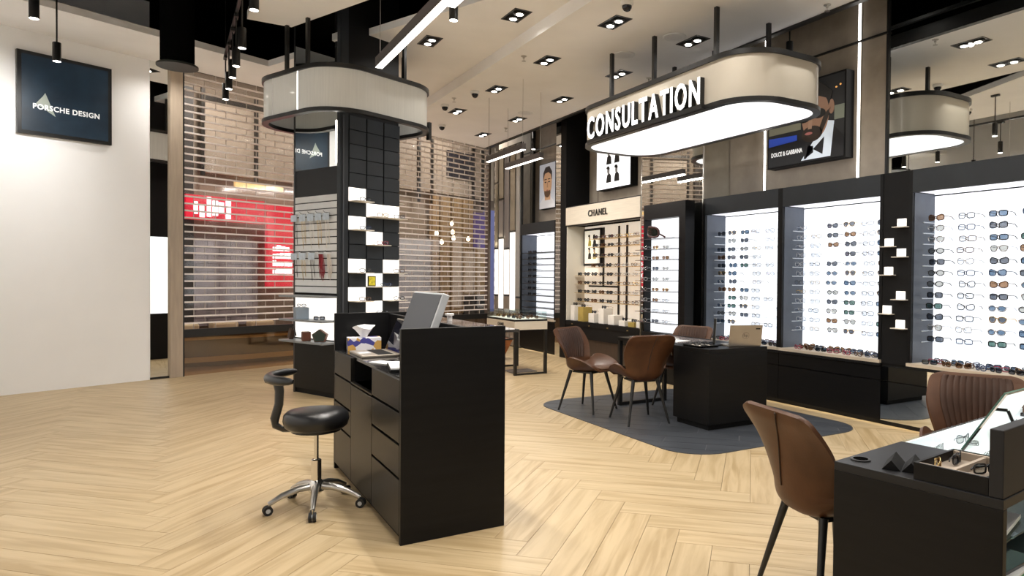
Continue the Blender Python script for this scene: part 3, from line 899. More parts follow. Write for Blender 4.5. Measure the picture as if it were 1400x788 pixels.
for i, z in enumerate((2.29, 1.94, 1.70, 1.42, 1.12)):
    MB().box(CU1, 6.74, z - 0.008, CU1 + 0.13, 6.98, z).build('shelf', MATS['cream_shelf'], co)
# far face: lit panel with rows of frames, seen in the narrow mirror
MB().box(CU0 + 0.04, CN1 - 0.014, 0.75, CU1 - 0.04, CN1 + 0.004, 2.0).build('light_panel', LIT, co)
for r_ in range(6):
    MB().box(CU0 + 0.06, CN1 + 0.004, 0.95 + r_ * 0.17, CU1 - 0.06, CN1 + 0.08, 0.955 + r_ * 0.17).build('shelf', SHELFC, co)
MB().box(CU0 - 0.001, CN0 + 0.056, 2.66, CU0 - 0.008, CN0 + 0.076, 3.14).build('led_strip', LEDS, co)  # glowing strip on the mirror stands for a reflected wall LED

# poster on the back wall that the column mirror shows
ps = root('wall_poster', 'dark blue fashion poster with white lettering on the white wall', 'poster', (3.1, SN - 0.03, 3.0), True)
MB().box(2.66, SN - 0.05, 3.0, 3.60, SN, 3.95).build('frame', BLACKM, ps)
MB().box(2.70, SN - 0.054, 3.04, 3.56, SN - 0.048, 3.91).build('picture', mat('deep_blue_print', (0.008, 0.02, 0.034), 0.4, emit=0.05, ecol=(0.05, 0.15, 0.28), vary=0.5, scale=3), ps)
mb = MB(); mb.v = [(2.92, SN - 0.056, 3.5), (3.02, SN - 0.056, 3.24), (2.83, SN - 0.056, 3.36), (2.90, SN - 0.056, 3.46)]; mb.face((0, 1, 2, 3)); 
mb.build('light_patch', mat('pale_print', (0.4, 0.45, 0.4), 0.5), ps)
tt = text_mesh('PORSCHE DESIGN', 0.085, 0.003, 0.002, 1.0, 1.1)
xf(tt, lambda x, y, z: (2.80 + x * 0.9, SN - 0.058 + y, 3.30 + z)).build('lettering', mat('white_print', (0.9, 0.9, 0.9), 0.5, emit=0.4), ps)
# ================================================================== EYEWEAR
def rim_pts(cx, w, h, kind, n=14):
    pts = []
    for i in range(n):
        t = 2 * math.pi * i / n
        c, s_ = math.cos(t), math.sin(t)
        e = {'round': 1.0, 'square': 0.55, 'cat': 0.7, 'aviator': 0.8}[kind]
        x = w * math.copysign(abs(c) ** e, c); z = h * math.copysign(abs(s_) ** e, s_)
        if kind == 'cat' and s_ > 0.2:
            z += 0.006 * (1 if (x * (1 if cx > 0 else -1)) > 0 else 0)
        if kind == 'aviator' and s_ < 0:
            x *= 0.85; z *= 1.25
        pts.append((cx + x, z))
    return pts
GL = {}
def glasses_meshes(kind, thick, fold):
    """frame and lens meshes; front looks to -Y, base at z=0"""
    key = (kind, thick, fold)
    if key in GL: return GL[key]
    w, h, c = 0.027, 0.019, 0.034
    H = h + 0.004 + (0.006 if kind == 'aviator' else 0)
    rims = MB(); lens = []
    for sx in (-1, 1):
        pts = rim_pts(sx * c, w, h, kind)
        rims.tube([(x, 0.004 * (x / 0.06) ** 2 * 2, z + H) for x, z in pts], thick, 5, True)
        lb = MB()
        k = len(lb.v)
        lb.v += [(x, 0.004 * (x / 0.06) ** 2 * 2 + 0.0005, z + H) for x, z in pts]
        lb.face(range(len(pts)))
        lb.v += [(x, 0.004 * (x / 0.06) ** 2 * 2 + 0.0025, z + H) for x, z in pts]
        lb.face(range(len(pts), 2 * len(pts)))
        lens.append(lb)
    rims.tube([(-0.009, 0, H + 0.006), (0, -0.002, H + 0.009), (0.009, 0, H + 0.006)], thick, 5)
    temp = [MB(), MB()]
    for sx in (-1, 1):
        if fold:
            temp[(sx + 1) // 2].tube([(sx * 0.062, 0.008, H + 0.008), (sx * 0.058, 0.016 + 0.004 * sx, H + 0.006), (-sx * 0.05, 0.018 + 0.004 * sx, H + 0.004), (-sx * 0.062, 0.018 + 0.004 * sx, H - 0.006)], thick * 0.9, 4)
        else:
            temp[(sx + 1) // 2].tube([(sx * 0.062, 0.006, H + 0.010), (sx * 0.066, 0.05, H + 0.009), (sx * 0.064, 0.10, H + 0.006), (sx * 0.06, 0.135, H - 0.012)], thick * 0.9, 4)
    GL[key] = (rims, lens, temp)
    return GL[key]
GME = {}
def eyewear(x, y, z, rz, frame, lens, kind='square', thick=0.0022, fold=False, parts=True, label='', group=None, tilt=0.0, scale=1.0, cat=None):
    rims, ln, temp = glasses_meshes(kind, thick, fold)
    kk = (kind, thick, fold, frame, lens, parts)
    name = 'eyeglasses' if lens == 'clear' else 'sunglasses'
    if kk not in GME:
        if parts:
            GME[kk] = (rims.mesh('rims', FR[frame], smooth=50), [l.mesh('lens', LENSES[lens]) for l in ln], [t_.mesh('temple', FR[frame], smooth=50) for t_ in temp])
        else:
            al = MB()
            for src, mi in ((rims, 0), (temp[0], 0), (temp[1], 0), (ln[0], 1), (ln[1], 1)):
                k = len(al.v); al.v += src.v
                for f in src.f: al.face([k + i for i in f], mi)
            GME[kk] = al.mesh(name, [FR[frame], LENSES[lens]], smooth=50)
    if parts:
        o = bpy.data.objects.new(name, None); COL.objects.link(o)
        r_, l_, t_ = GME[kk]
        for nm, me in (('rims', r_), ('lens', l_[0]), ('lens', l_[1]), ('temple', t_[0]), ('temple', t_[1])):
            c = bpy.data.objects.new(nm, me); COL.objects.link(c); c.parent = o
    else:
        o = bpy.data.objects.new(name, GME[kk]); COL.objects.link(o)
    o.location = (x, y, z); o.rotation_euler = (tilt, 0, rz); o.scale = (scale,) * 3
    return tag(o, label, name, group)
FACE_L = -math.pi / 2       # front towards -X (into the shop from the right-hand wall)
rg = random.Random(11)
SUN = [('black', 'grey', 'square'), ('black', 'blue', 'square'), ('tortoise', 'brown', 'cat'), ('gold', 'grey', 'aviator'), ('black', 'green', 'square'),
       ('silver', 'blue', 'round'), ('black', 'smoke', 'round'), ('blue', 'blue', 'cat'), ('black', 'grey', 'cat'), ('silver', 'smoke', 'aviator')]
OPT = [('clear', 'clear', 'square'), ('silver', 'clear', 'round'), ('gold', 'clear', 'round'), ('clear', 'clear', 'cat'), ('black', 'clear', 'square'), ('tortoise', 'clear', 'square')]

# ================================================================== LIT WALL CABINETS
def cabinet(y0, y1, label, back=LIT, rows=12, shelf=SHELFC, z_top=1.95, z_low=0.83, mirror_base=False, pegs=True, base_y1=None):
    """y0 = far end, y1 = near end along the right-hand wall"""
    r = root('display_cabinet', label, 'display cabinet', (FX, (y0 + y1) / 2, 0))
    ZB, ZT, ZH = 0.60, 2.21, 2.42
    t = 0.035
    by1 = base_y1 if base_y1 is not None else y0
    bm_ = MIRROR if mirror_base else BLACK
    MB().box(FX + 0.05, y1, 0, WX - 0.02, by1, 0.075).build('plinth', BLACK2, r)
    MB().box(FX + 0.02, y1, 0.075, WX - 0.02, by1, ZB).build('carcass', BLACK2, r)
    MB().box(FX + 0.028, y1 + 0.02, 0.068, FX + 0.048, by1 - 0.02, 0.074).build('toe_light', mat('warm_toe_light', (1, 0.9, 0.7), 0.4, emit=9, ecol=(1, 0.85, 0.6)), r)
    ym = (y1 + by1) / 2
    for (a, b) in (((y1, by1),) if not mirror_base else ((y1, ym), (ym, by1))):
        MB().box(FX, a + 0.003, 0.05, FX + 0.02, b - 0.003, 0.425).build('drawer', bm_, r)
        MB().box(FX, a + 0.003, 0.435, FX + 0.02, b - 0.003, ZB - 0.03).build('drawer', bm_, r)
    MB().box(FX - 0.02, y1, ZB - 0.025, WX - 0.02, y0, ZB).build('ledge_edge', BLACK2, r)
    MB().box(FX - 0.02, y1 + 0.005, ZB, WX - 0.02, y0 - 0.005, ZB + 0.03).build('ledge', LEDGEM, r)
    SIDEM = mat('blue_grey_side_paint', (0.085, 0.10, 0.13), 0.45, vary=0.1)
    MB().box(FX, y0 - t, ZB + 0.03, WX - 0.03, y0, ZH).build('side_panel', [BLACK, SIDEM], r)
    MB().box(FX + 0.03, y0 - t - 0.004, ZB + 0.03, WX - 0.115, y0 - t, ZT).build('side_lining', SIDEM, r)
    MB().box(FX, y1, ZB + 0.03, WX - 0.03, y1 + t, ZH).build('side_panel', BLACK, r)
    MB().box(FX, y1 + t, ZT, FX + 0.03, y0 - t, ZH).build('header', CHARC, r)
    MB().box(FX + 0.03, y1 + t, ZT + 0.01, WX - 0.11, y0 - t, ZT + 0.03).build('light_soffit', mat('lit_soffit', (0.9, 0.9, 0.95), 0.4, emit=0.8, ecol=(0.9, 0.9, 1.0)), r)
    MB().box(WX - 0.115, y1 + t, ZB + 0.03, WX - 0.10, y0 - t, ZT + 0.03).build('light_panel', back, r)
    MB().box(WX - 0.10, y1, 0.5, WX - 0.03, y0, ZH).build('back', BLACK2, r)
    MB().box(WX - 0.118, y1 + t, ZT - 0.012, WX - 0.11, y0 - t, ZT).build('panel_trim', BLACKM, r)
    zs = []
    for k in range(rows):
        z = z_top - (z_top - z_low) * k / (rows - 1)
        zs.append(z)
        MB().box(WX - 0.31, y1 + t + 0.01, z - 0.005, WX - 0.115, y0 - t - 0.005, z).build('shelf', shelf, r)
        if pegs:
            MB().box(WX - 0.30, y0 - t - 0.012, z - 0.012, WX - 0.12, y0 - t - 0.004, z - 0.004).build('shelf_rail', mat('white_rail', (0.8, 0.82, 0.85), 0.3), r)
    return r, zs
def fill(zs, cols, cabname, zone, x=None, parts=False, skip=0.0, sunset=None):
    x = x or WX - (0.29 if parts else 0.27)
    for ri, z in enumerate(zs):
        for ci, (y, kind) in enumerate(cols):
            if rg.random() < skip: continue
            f, l, k = rg.choice(SUN if kind == 's' else (OPT[3:] + [('blue', 'clear', 'square'), ('black', 'clear', 'cat')] if parts else OPT))
            nm = f'{f} framed glasses' if l == 'clear' else f'{f} {l}-lens sunglasses'
            lab = f'{nm} on {ORD[ri]} shelf of {cabname}, {NTH[ci]} from the {zone}'
            eyewear(x + rg.uniform(-0.01, 0.01), y + rg.uniform(-0.012, 0.012), z, FACE_L + rg.uniform(-0.08, 0.08), f, l, k,
                    (0.0036 if kind == 's' else 0.0030) if parts else (0.0032 if kind == 's' else 0.0022), False, parts, lab, f'eyewear in {cabname}', scale=1.08 if not parts else 1.22)
c1, zs1 = cabinet(6.73, 5.43, 'black display cabinet with lit white back between mirrored pier and next cabinet')
c2, zs2 = cabinet(5.43, 4.13, 'black lit eyewear cabinet with drawers, beside the modelled reflection strip')
c3, zs3 = cabinet(3.86, 2.45, 'black lit eyewear cabinet with mirrored drawers next to the modelled reflection strip', mirror_base=True, base_y1=4.13)
fill(zs1, [(6.60, 's'), (6.40, 's'), (6.19, 's'), (5.98, 'o'), (5.77, 'o'), (5.58, 'o')], 'the first lit cabinet', 'mirrored pier', skip=0.1)
fill(zs2, [(5.30, 'o'), (5.10, 'o'), (4.87, 's'), (4.65, 's'), (4.43, 'o'), (4.26, 's')], 'the middle lit cabinet', 'first cabinet', skip=0.06)
fill(zs3, [(3.70, 's'), (3.42, 'o'), (3.14, 's'), (2.88, 's')], 'the mirror-drawer cabinet', 'reflection strip', parts=True)
def ledge_row(y0, y1, n, cabname, anchor, zb=0.63):
    for i in range(n):
        y = y0 + (y1 - y0) * (i + 0.5) / n
        for j in range(3):
            f, l, k = rg.choice(OPT[4:] + SUN[:3] + [('blue', 'clear', 'cat'), ('red', 'clear', 'square')])
            eyewear(FX + 0.06 + j * 0.10 + rg.uniform(-0.01, 0.01), y + rg.uniform(-0.02, 0.02), zb, FACE_L + rg.uniform(-0.5, 0.5), f, l, k, 0.0042, True, False,
                    f'folded {f} {"glasses" if l == "clear" else "sunglasses"}, {("outer", "middle", "inner")[j]} row of {cabname} ledge, {NTH[i]} from the {anchor}', f'folded eyewear on the ledge of {cabname}', scale=1.0)
ledge_row(6.6, 5.5, 7, 'the first lit cabinet', 'mirrored pier')
ledge_row(5.3, 4.2, 7, 'the middle lit cabinet', 'first cabinet')
ledge_row(3.75, 2.7, 7, 'the mirror-drawer cabinet', 'reflection strip')

# mirror strip between the cabinets, its reflected dark column and shelves built as solids
pr = root('reflection_strip', 'narrow strip of modelled mirror reflection, black with small cream shelves, between two lit cabinets', 'pier', (FX, 3.995, 0))
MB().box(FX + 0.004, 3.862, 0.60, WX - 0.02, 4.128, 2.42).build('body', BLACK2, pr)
REFLSH = []
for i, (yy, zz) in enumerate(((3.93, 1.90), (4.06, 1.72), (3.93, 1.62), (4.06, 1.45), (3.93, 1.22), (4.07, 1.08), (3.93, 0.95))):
    MB().box(FX - 0.006, yy - 0.045, zz, FX + 0.006, yy + 0.045, zz + 0.075).build('light_tile', LITC, pr)  # glow stands for the lit tiles in the reflection
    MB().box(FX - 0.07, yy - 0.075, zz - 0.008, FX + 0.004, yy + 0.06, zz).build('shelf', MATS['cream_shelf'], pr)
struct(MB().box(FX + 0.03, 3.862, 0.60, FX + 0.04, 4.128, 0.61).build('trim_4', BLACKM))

# mirrored pier behind the slim display, mirror strip and black pier by the Chanel unit
mp_ = root('mirrored_pier', 'wide mirror-clad pier behind the slim lit stand', 'mirror', (FX, 7.41, 0))
MB().box(FX, 6.745, 0, WX - 0.01, 8.09, 4.4).build('mirror', MIRROR, mp_)
MB().box(FX - 0.004, 8.085, 0, FX + 0.01, 8.10, 4.4).build('edge_strip', STEEL, mp_)
MB().box(FX - 0.004, 6.735, 0, FX + 0.01, 6.75, 4.4).build('edge_strip', STEEL, mp_)
bp_ = root('black_pier', 'tall plain black pier beside the cream eyewear unit', 'pier', (FX, 10.37, 0))
MB().box(FX - 0.02, 10.28, 0, WX - 0.01, 10.47, 4.6).build('body', BLACK2, bp_)
MB().box(FX, 10.47, 0, WX - 0.01, 10.68, 4.4).build('mirror_strip', MIRROR, bp_)

# slim lit stand in front of the mirror
ns = root('slim_display', 'slim freestanding lit eyewear stand in a black frame before the mirror', 'display stand', (5.66, 7.25, 0))
MB().box(5.60, 6.80, 0, 5.75, 7.69, 0.60).build('base', BLACK, ns)
MB().box(5.60, 6.80, 0.60, 5.75, 6.93, 2.40).build('post', BLACK, ns)
MB().box(5.60, 7.67, 0.60, 5.75, 7.70, 2.40).build('post', BLACK, ns)
MB().box(5.60, 6.93, 2.20, 5.75, 7.67, 2.40).build('header', BLACK, ns)
MB().box(5.715, 6.93, 0.66, 5.735, 7.67, 2.20).build('light_panel', LIT, ns)
MB().box(5.735, 6.81, 0.60, 5.76, 7.69, 2.39).build('back', BLACK2, ns)
MB().box(5.58, 6.86, 0.60, 5.75, 7.70, 0.66).build('ledge', BLACK2, ns)
for k in range(9):
    z = 1.93 - 0.1415 * k
    MB().box(5.53, 6.95, z - 0.008, 5.715, 7.80, z).build('shelf', mat('smoked_shelf_edge', (0.07, 0.07, 0.08), 0.2), ns)
    for j, y in enumerate((7.62, 7.37, 7.15)):
        if k == 0: continue
        f, l, kk = rg.choice([('clear', 'clear', 'round'), ('silver', 'smoke', 'round'), ('tortoise', 'brown', 'square'), ('black', 'grey', 'square'), ('gold', 'brown', 'round')])
        if j == 0: f, l, kk = rg.choice(OPT[:2])
        eyewear(5.555, y, z, FACE_L + rg.uniform(-0.1, 0.1), f, l, kk, 0.0024, False, False,
                f'{f} framed {"glasses" if l == "clear" else "sunglasses"} on {ORD[k]} shelf of the slim stand, {NTH[j]} from the cream unit', 'eyewear on the slim stand', scale=1.05)
# ski goggles on its top shelf
gg = root('ski_goggles', 'large dark brown ski goggles on the top shelf of the slim stand', 'goggles', (5.58, 7.42, 1.93))
def gring(rad, hh, xo, nn=20):
    out = []
    for i in range(nn):
        t = 2 * math.pi * i / nn
        yy = rad * math.copysign(abs(math.cos(t)) ** 0.7, math.cos(t)); zz = hh * math.copysign(abs(math.sin(t)) ** 0.7, math.sin(t))
        out.append((5.545 + xo + yy * yy * 2.0, 7.44 + yy * 0.95, 2.02 + zz + yy * 0.12))
    return out
MB().tube(gring(0.125, 0.068, 0.0), 0.015, 6, True).build('frame', mat('maroon_rubber', (0.09, 0.03, 0.03), 0.5), gg, smooth=60)
mb = MB(); q = gring(0.12, 0.063, -0.004); mb.v = q + [(5.53, 7.44, 2.03)]
for i in range(len(q)): mb.face((i, (i + 1) % len(q), len(q)))
mb.build('lens', mat('goggle_lens', (0.03, 0.035, 0.03), 0.08, 0.5), gg, smooth=60)
MB().tube([(5.58, 7.34, 2.0), (5.62, 7.30, 1.97), (5.63, 7.26, 1.95), (5.60, 7.22, 1.94)], 0.014, 6, flat=0.4).build('strap', MATS['maroon_rubber'], gg, smooth=60)

# ================================================================== CREAM CHANEL UNIT
ch = root('eyewear_unit', 'cream lit eyewear wall unit with black-lettered header and gold shelves', 'display cabinet', (FX, 9.18, 0))
cy0, cy1 = 10.28, 8.10
MB().box(FX - 0.02, cy1, 2.29, FX + 0.02, cy0, 2.59).build('header', CREAM, ch)
MB().box(FX, cy1, 2.59, WX - 0.02, cy0, 2.61).build('top', BLACKM, ch)
MB().box(FX, cy1, 2.265, FX + 0.06, cy0, 2.29).build('header_trim', BLACKM, ch)
for g_ in glyph_row('CHANEL', 0.14, 0.012, 0.0015, 0.56, 0.105, 0.36):
    on_wall(g_, FX - 0.027, 9.53, 2.39).build('letter', BLACKM, ch)
MB().box(WX - 0.10, cy1, 0.66, WX - 0.08, cy0, 2.28).build('back_panel', LITW, ch)
MB().box(WX - 0.08, cy1, 0.5, WX - 0.02, cy0, 2.59).build('back', BLACK2, ch)
MB().box(FX, cy0 - 0.02, 0.66, WX - 0.1, cy0, 2.28).build('side_panel', mat('cream_side_panel', (0.7, 0.66, 0.58), 0.5), ch)
MB().box(FX, cy1, 0.66, WX - 0.1, cy1 + 0.015, 2.28).build('side_panel', MATS['cream_side_panel'], ch)
MB().box(FX - 0.01, cy1, 0.58, WX - 0.02, cy0, 0.66).build('ledge', BLACK2, ch)
MB().box(FX, cy1, 0.38, WX - 0.02, cy0, 0.58).build('drawer_band', BLACK2, ch)
MB().box(FX + 0.02, cy1, 0.06, WX - 0.02, cy0, 0.38).build('base_panel', mat('dark_walnut', (0.045, 0.028, 0.02), 0.45, vary=0.2, scale=4, stretch=(1, 8, 1)), ch)
MB().box(FX + 0.06, cy1, 0, WX - 0.02, cy0, 0.06).build('plinth', BLACK2, ch)
for i in range(4):
    MB().box(FX - 0.02, cy0 - 0.25 - i * 0.55, 0.60, FX - 0.008, cy0 - 0.22 - i * 0.55, 0.615).build('knob', GOLD, ch)
for (y, z0, z1) in ((9.64, 1.26, 2.24), (9.18, 0.72, 2.24), (8.95, 0.72, 2.24)):
    MB().box(WX - 0.12, y - 0.018, z0, WX - 0.10, y + 0.018, z1).build('mullion', BLACKM, ch)
MB().box(WX - 0.12, 9.18, 1.235, WX - 0.10, 10.1, 1.265).build('mullion', BLACKM, ch)
CHS = [(2.04, 9.75), (1.905, 9.75), (1.74, 9.75), (1.575, 9.80), (1.43, 10.24), (1.285, 10.24), (1.135, 10.24), (0.99, 10.24)]
for k, (z, ya) in enumerate(CHS):
    MB().box(WX - 0.32, cy1 + 0.02, z - 0.006, WX - 0.11, ya, z).build('shelf', GOLD, ch)
    ys = []
    y = ya - 0.10
    while y > cy1 + 0.08:
        ys.append(y); y -= 0.235
    for j, y in enumerate(ys):
        far = y > 9.1
        f, l, kk = rg.choice([('black', 'grey', 'square'), ('black', 'grey', 'cat'), ('tortoise', 'brown', 'square'), ('black', 'grey', 'round')] if far else [('gold', 'clear', 'round'), ('clear', 'clear', 'square'), ('tortoise', 'clear', 'square')])
        eyewear(WX - 0.28, y, z, FACE_L + rg.uniform(-0.1, 0.1), f, l, kk, 0.0044 if far else 0.0026, False, False,
                f'{f} framed {"glasses" if l == "clear" else "sunglasses"} on {ORD[k]} gold shelf of the cream unit, {NTH[j]} from its black pier', 'eyewear in the cream unit', scale=1.2)
BX = [(10.13, 0.26, 0.13, 0, 1), (9.86, 0.24, 0.17, 1, 1), (9.52, 0.15, 0.17, 0, 1), (9.22, 0.24, 0.15, 0, 1), (8.93, 0.15, 0.17, 0, 0), (8.63, 0.08, 0.16, 0, 1), (8.38, 0.07, 0.16, 1, 1), (8.19, 0.09, 0.12, 0, 0)]
for i, (y, hh, ww, gold, top) in enumerate(BX):
    o = tag(MB().box(-0.09, -ww / 2, 0, 0.09, ww / 2, hh).build('gift_box', GOLDB if gold else WHITEB, bevel=0.003),
        f'{"gold" if gold else "white"} square box on the cream unit floor, {NTH[i]} from the black pier', 'box', 'boxes on the floor of the cream unit')
    o.location = (FX + 0.13, y, 0.66)
    if top:
        eyewear(FX + 0.09, y, 0.66 + hh, FACE_L, 'black', 'grey', 'square', 0.0032, False, False, f'black sunglasses on top of the {NTH[i]} box of the cream unit', 'eyewear in the cream unit', scale=1.1)
# pictures made of small figure shapes
def figures(parent, x, y_left, y_right, z0, z1, cols, seed):
    rr = random.Random(seed)
    wy = (y_left - y_right) / 2; hz = (z1 - z0) / 2
    for a in range(2):
        for b in range(2):
            yc = y_left - wy * (a + 0.5); zc = z0 + hz * (b + 0.5)
            pts = [(yc + wy * 0.30, zc - hz * 0.42), (yc - wy * 0.34, zc - hz * 0.42), (yc - wy * 0.30, zc - hz * 0.05), (yc - wy * 0.05, zc + hz * 0.12), (yc + wy * 0.2, zc - hz * 0.02)]
            MB().xprism(pts, x - 0.002, x).build('figure', cols[(a + b) % 2], parent)
            hd = [(yc + wy * (0.02 + 0.15 * math.cos(t * math.pi / 5)), zc + hz * (0.22 + 0.2 * math.sin(t * math.pi / 5))) for t in range(10)]
            MB().xprism(hd, x - 0.004, x).build('figure', cols[2], parent)
            br = [(yc + wy * (0.06 + 0.2 * math.cos(t * math.pi / 6)), zc + hz * (0.34 + 0.14 * math.sin(t * math.pi / 6))) for t in range(8)]
            MB().xprism(br, x - 0.006, x).build('figure', cols[0], parent)
PK_ = mat('print_black', (0.015, 0.015, 0.015), 0.5); PY_ = mat('print_yellow', (0.55, 0.45, 0.06), 0.5); PS_ = mat('print_skin', (0.45, 0.32, 0.22), 0.5); PGY = mat('print_grey', (0.35, 0.35, 0.36), 0.5)
pi_ = root('framed_picture', 'black framed picture with four small yellow and black figures in cream unit', 'picture', (WX - 0.12, 10.0, 1.6))
MB().box(WX - 0.14, 9.68, 1.60, WX - 0.10, 10.24, 2.24).build('frame', BLACKM, pi_)
MB().box(WX - 0.143, 9.72, 1.64, WX - 0.138, 10.20, 2.20).build('picture', mat('lit_picture_paper', (0.85, 0.82, 0.72), 0.5, emit=0.45, ecol=(1, 0.95, 0.8)), pi_)
figures(pi_, WX - 0.143, 10.12, 9.80, 1.70, 2.14, (PK_, PY_, PS_), 1)
# white lightbox poster on the wall above
lb = root('lightbox_poster', 'white lightbox poster with four black and white figures above the cream unit', 'poster', (WX - 0.1, 9.3, 2.86))
MB().box(WX - 0.14, 8.83, 2.86, WX - 0.001, 9.83, 3.60).build('case', BLACK2, lb)
MB().box(WX - 0.146, 8.84, 2.87, WX - 0.14, 9.82, 3.59).build('light_face', mat('white_lightbox_face', (0.9, 0.92, 0.95), 0.4, emit=0.8, ecol=(0.95, 0.97, 1)), lb)
figures(lb, WX - 0.147, 9.57, 9.10, 2.94, 3.54, (PK_, PK_, PGY), 2)

# ================================================================== FAR CABINET, SCREEN, POSTERS, LED STRIPS
c0, zs0 = cabinet(12.12, 10.69, 'lit display cabinet with dark rods beside the striped glass screen', rows=11, shelf=mat('dark_rod', (0.02, 0.02, 0.022), 0.3), z_top=1.86, z_low=0.70, pegs=False)
for z in zs0:
    MB().box(FX + 0.03, 10.73, z - 0.008, FX + 0.05, 12.08, z + 0.004).build('rod', MATS['dark_rod'], c0)
for ri in range(0, 8):
    for ci, y in enumerate((11.95, 11.75)):
        eyewear(WX - 0.34, y, zs0[ri], FACE_L, 'black', 'grey', 'square', 0.003, False, False, f'black sunglasses on {ORD[ri]} rod of the far cabinet, {NTH[ci]} from the striped screen', 'eyewear in the far cabinet', scale=1.1)
sc = root('striped_screen', 'tall leaded screen of beige, mirror and glowing glass strips beside the shutter', 'screen', (FX, 12.77, 0))
SY = (13.40, 13.18, 12.91, 12.63, 12.35, 12.13)
SEG = [(0, 1.01, 1.99, 3.36, 4.05), (0, 0.72, 2.2, 3.0, 4.05), (0, 1.02, 1.97, 4.05), (0, 0.71, 2.31, 4.05), (0, 0.99, 4.05)]
KIND = ['bwgb', 'bwmg', 'bwm', 'bwg', 'bs']
SM = {'b': mat('taupe_strip', (0.36, 0.31, 0.26), 0.4, vary=0.05), 'w': mat('glowing_strip', (0.95, 0.93, 0.9), 0.4, emit=0.85, ecol=(1, 0.96, 0.9)),
      'g': mat('olive_glass_strip', (0.42, 0.38, 0.30), 0.15, 0.4), 'm': mat('grey_mirror_strip', (0.38, 0.36, 0.36), 0.2, 0.4), 's': mat('pale_glass_strip', (0.52, 0.52, 0.5), 0.15, 0.3)}
MB().box(FX + 0.02, 12.12, 0, FX + 0.06, 13.42, 4.05).build('frame', BLACKM, sc)
for i in range(5):
    for j in range(len(SEG[i]) - 1):
        MB().box(FX, SY[i + 1] + 0.032, SEG[i][j] + 0.02, FX + 0.025, SY[i] - 0.032, SEG[i][j + 1] - 0.02).build('strip', SM[KIND[i][j]], sc)
def led(y, z0, z1, lab):
    r = root('led_strip', lab, 'led strip', (WX, y, z0))
    MB().box(WX - 0.012, y - 0.018, z0, WX - 0.001, y + 0.018, z1).build('profile', STEEL, r)
    MB().box(WX - 0.018, y - 0.013, z0, WX - 0.011, y + 0.013, z1).build('diffuser', LEDS, r)
led(6.11, 2.45, 4.7, 'vertical white LED strip on the beige wall above the first lit cabinet')
led(4.76, 2.45, 4.7, 'vertical white LED strip on the beige wall between tuxedo poster and mirror')
# wall panel joints
for y in (7.0, 10.0, 12.6):
    struct(MB().box(WX - 0.006, y - 0.006, 2.4, WX - 0.0005, y + 0.006, 4.9).build('trim_5', mat('dark_joint', (0.1, 0.085, 0.07), 0.7)))
for y in (11.15, 12.42):
    struct(MB().box(WX - 0.05, y - 0.03, 2.42, WX - 0.0005, y + 0.03, 4.9).build('trim_6', BLACKM))

# poster with a man in a tuxedo and sunglasses
po = root('wall_poster', 'dark poster of a bearded man in tuxedo and sunglasses with white lettering', 'poster', (WX - 0.1, 5.38, 2.72))
PX = WX - 0.13
MB().box(PX, 4.83, 2.72, WX - 0.001, 5.95, 3.66).build('case', BLACK2, po)
def pp(pts, m, k, nm='print'):
    """flat print layer, (s,t) = across from the far edge, up from the bottom, both 0..1"""
    MB().xprism([(5.93 - s * 1.08, 2.74 + t * 0.90) for s, t in pts], PX - 0.001 * k - 0.001, PX).build(nm, m, po)
def ell(cx, cy, rx, ry, n=20, a0=0, a1=360):
    return [(cx + rx * math.cos(R(a0 + (a1 - a0) * i / n)), cy + ry * math.sin(R(a0 + (a1 - a0) * i / n))) for i in range(n)]
def pm_(n, c, e=0.1): return mat(n, c, 0.45, emit=e)
pp([(0, 0), (1, 0), (1, 1), (0, 1)], pm_('poster_night', (0.012, 0.013, 0.016)), 0)
pp([(0, 0.42), (0.45, 0.42), (0.45, 0.60), (0, 0.60)], pm_('poster_dim_olive', (0.22, 0.22, 0.16)), 1)
pp([(0, 0.27), (0.40, 0.29), (0.40, 0.36), (0, 0.38)], pm_('poster_blue', (0.02, 0.06, 0.40), 0.3), 1)
pp([(0.88, 0.45), (1, 0.45), (1, 0.62), (0.88, 0.62)], pm_('poster_grey_green', (0.22, 0.25, 0.2)), 1)
pp([(0.42, 0), (1, 0), (1, 0.22), (0.86, 0.42), (0.70, 0.30)], pm_('poster_jacket', (0.006, 0.006, 0.008)), 2)
pp([(0.46, 0.02), (0.62, 0.24), (0.80, 0.46), (0.88, 0.44), (0.84, 0.02)], pm_('poster_shirt', (0.62, 0.70, 0.80), 0.3), 3)
pp(ell(0.64, 0.56, 0.175, 0.30, 24), pm_('poster_skin', (0.30, 0.17, 0.11), 0.2), 4)
pp(ell(0.60, 0.335, 0.135, 0.10, 20), pm_('poster_beard', (0.03, 0.02, 0.015)), 5)
pp([(0.72, 0.30), (0.80, 0.48), (0.84, 0.62), (0.76, 0.55), (0.70, 0.40)], pm_('poster_beard', (0, 0, 0)), 5)
pp(ell(0.845, 0.62, 0.035, 0.09, 14), pm_('poster_skin', (0, 0, 0)), 5, 'ear')
pp(ell(0.56, 0.345, 0.05, 0.018, 12), pm_('poster_lips', (0.35, 0.12, 0.11), 0.2), 6)
pp([(0.55, 0.40), (0.60, 0.40), (0.61, 0.55), (0.56, 0.55)], pm_('poster_nose', (0.36, 0.22, 0.15), 0.2), 6)
pp(ell(0.50, 0.55, 0.085, 0.06, 14), pm_('poster_lens', (0.006, 0.006, 0.006)), 7, 'lens_print')
pp(ell(0.69, 0.57, 0.085, 0.06, 14), pm_('poster_lens', (0, 0, 0)), 7, 'lens_print')
pp([(0.48, 0.72), (0.62, 0.82), (0.78, 0.74), (0.82, 0.66), (0.86, 0.80), (0.70, 0.96), (0.52, 0.92), (0.44, 0.80)], pm_('poster_hair', (0.012, 0.010, 0.009)), 7, 'hair_print')
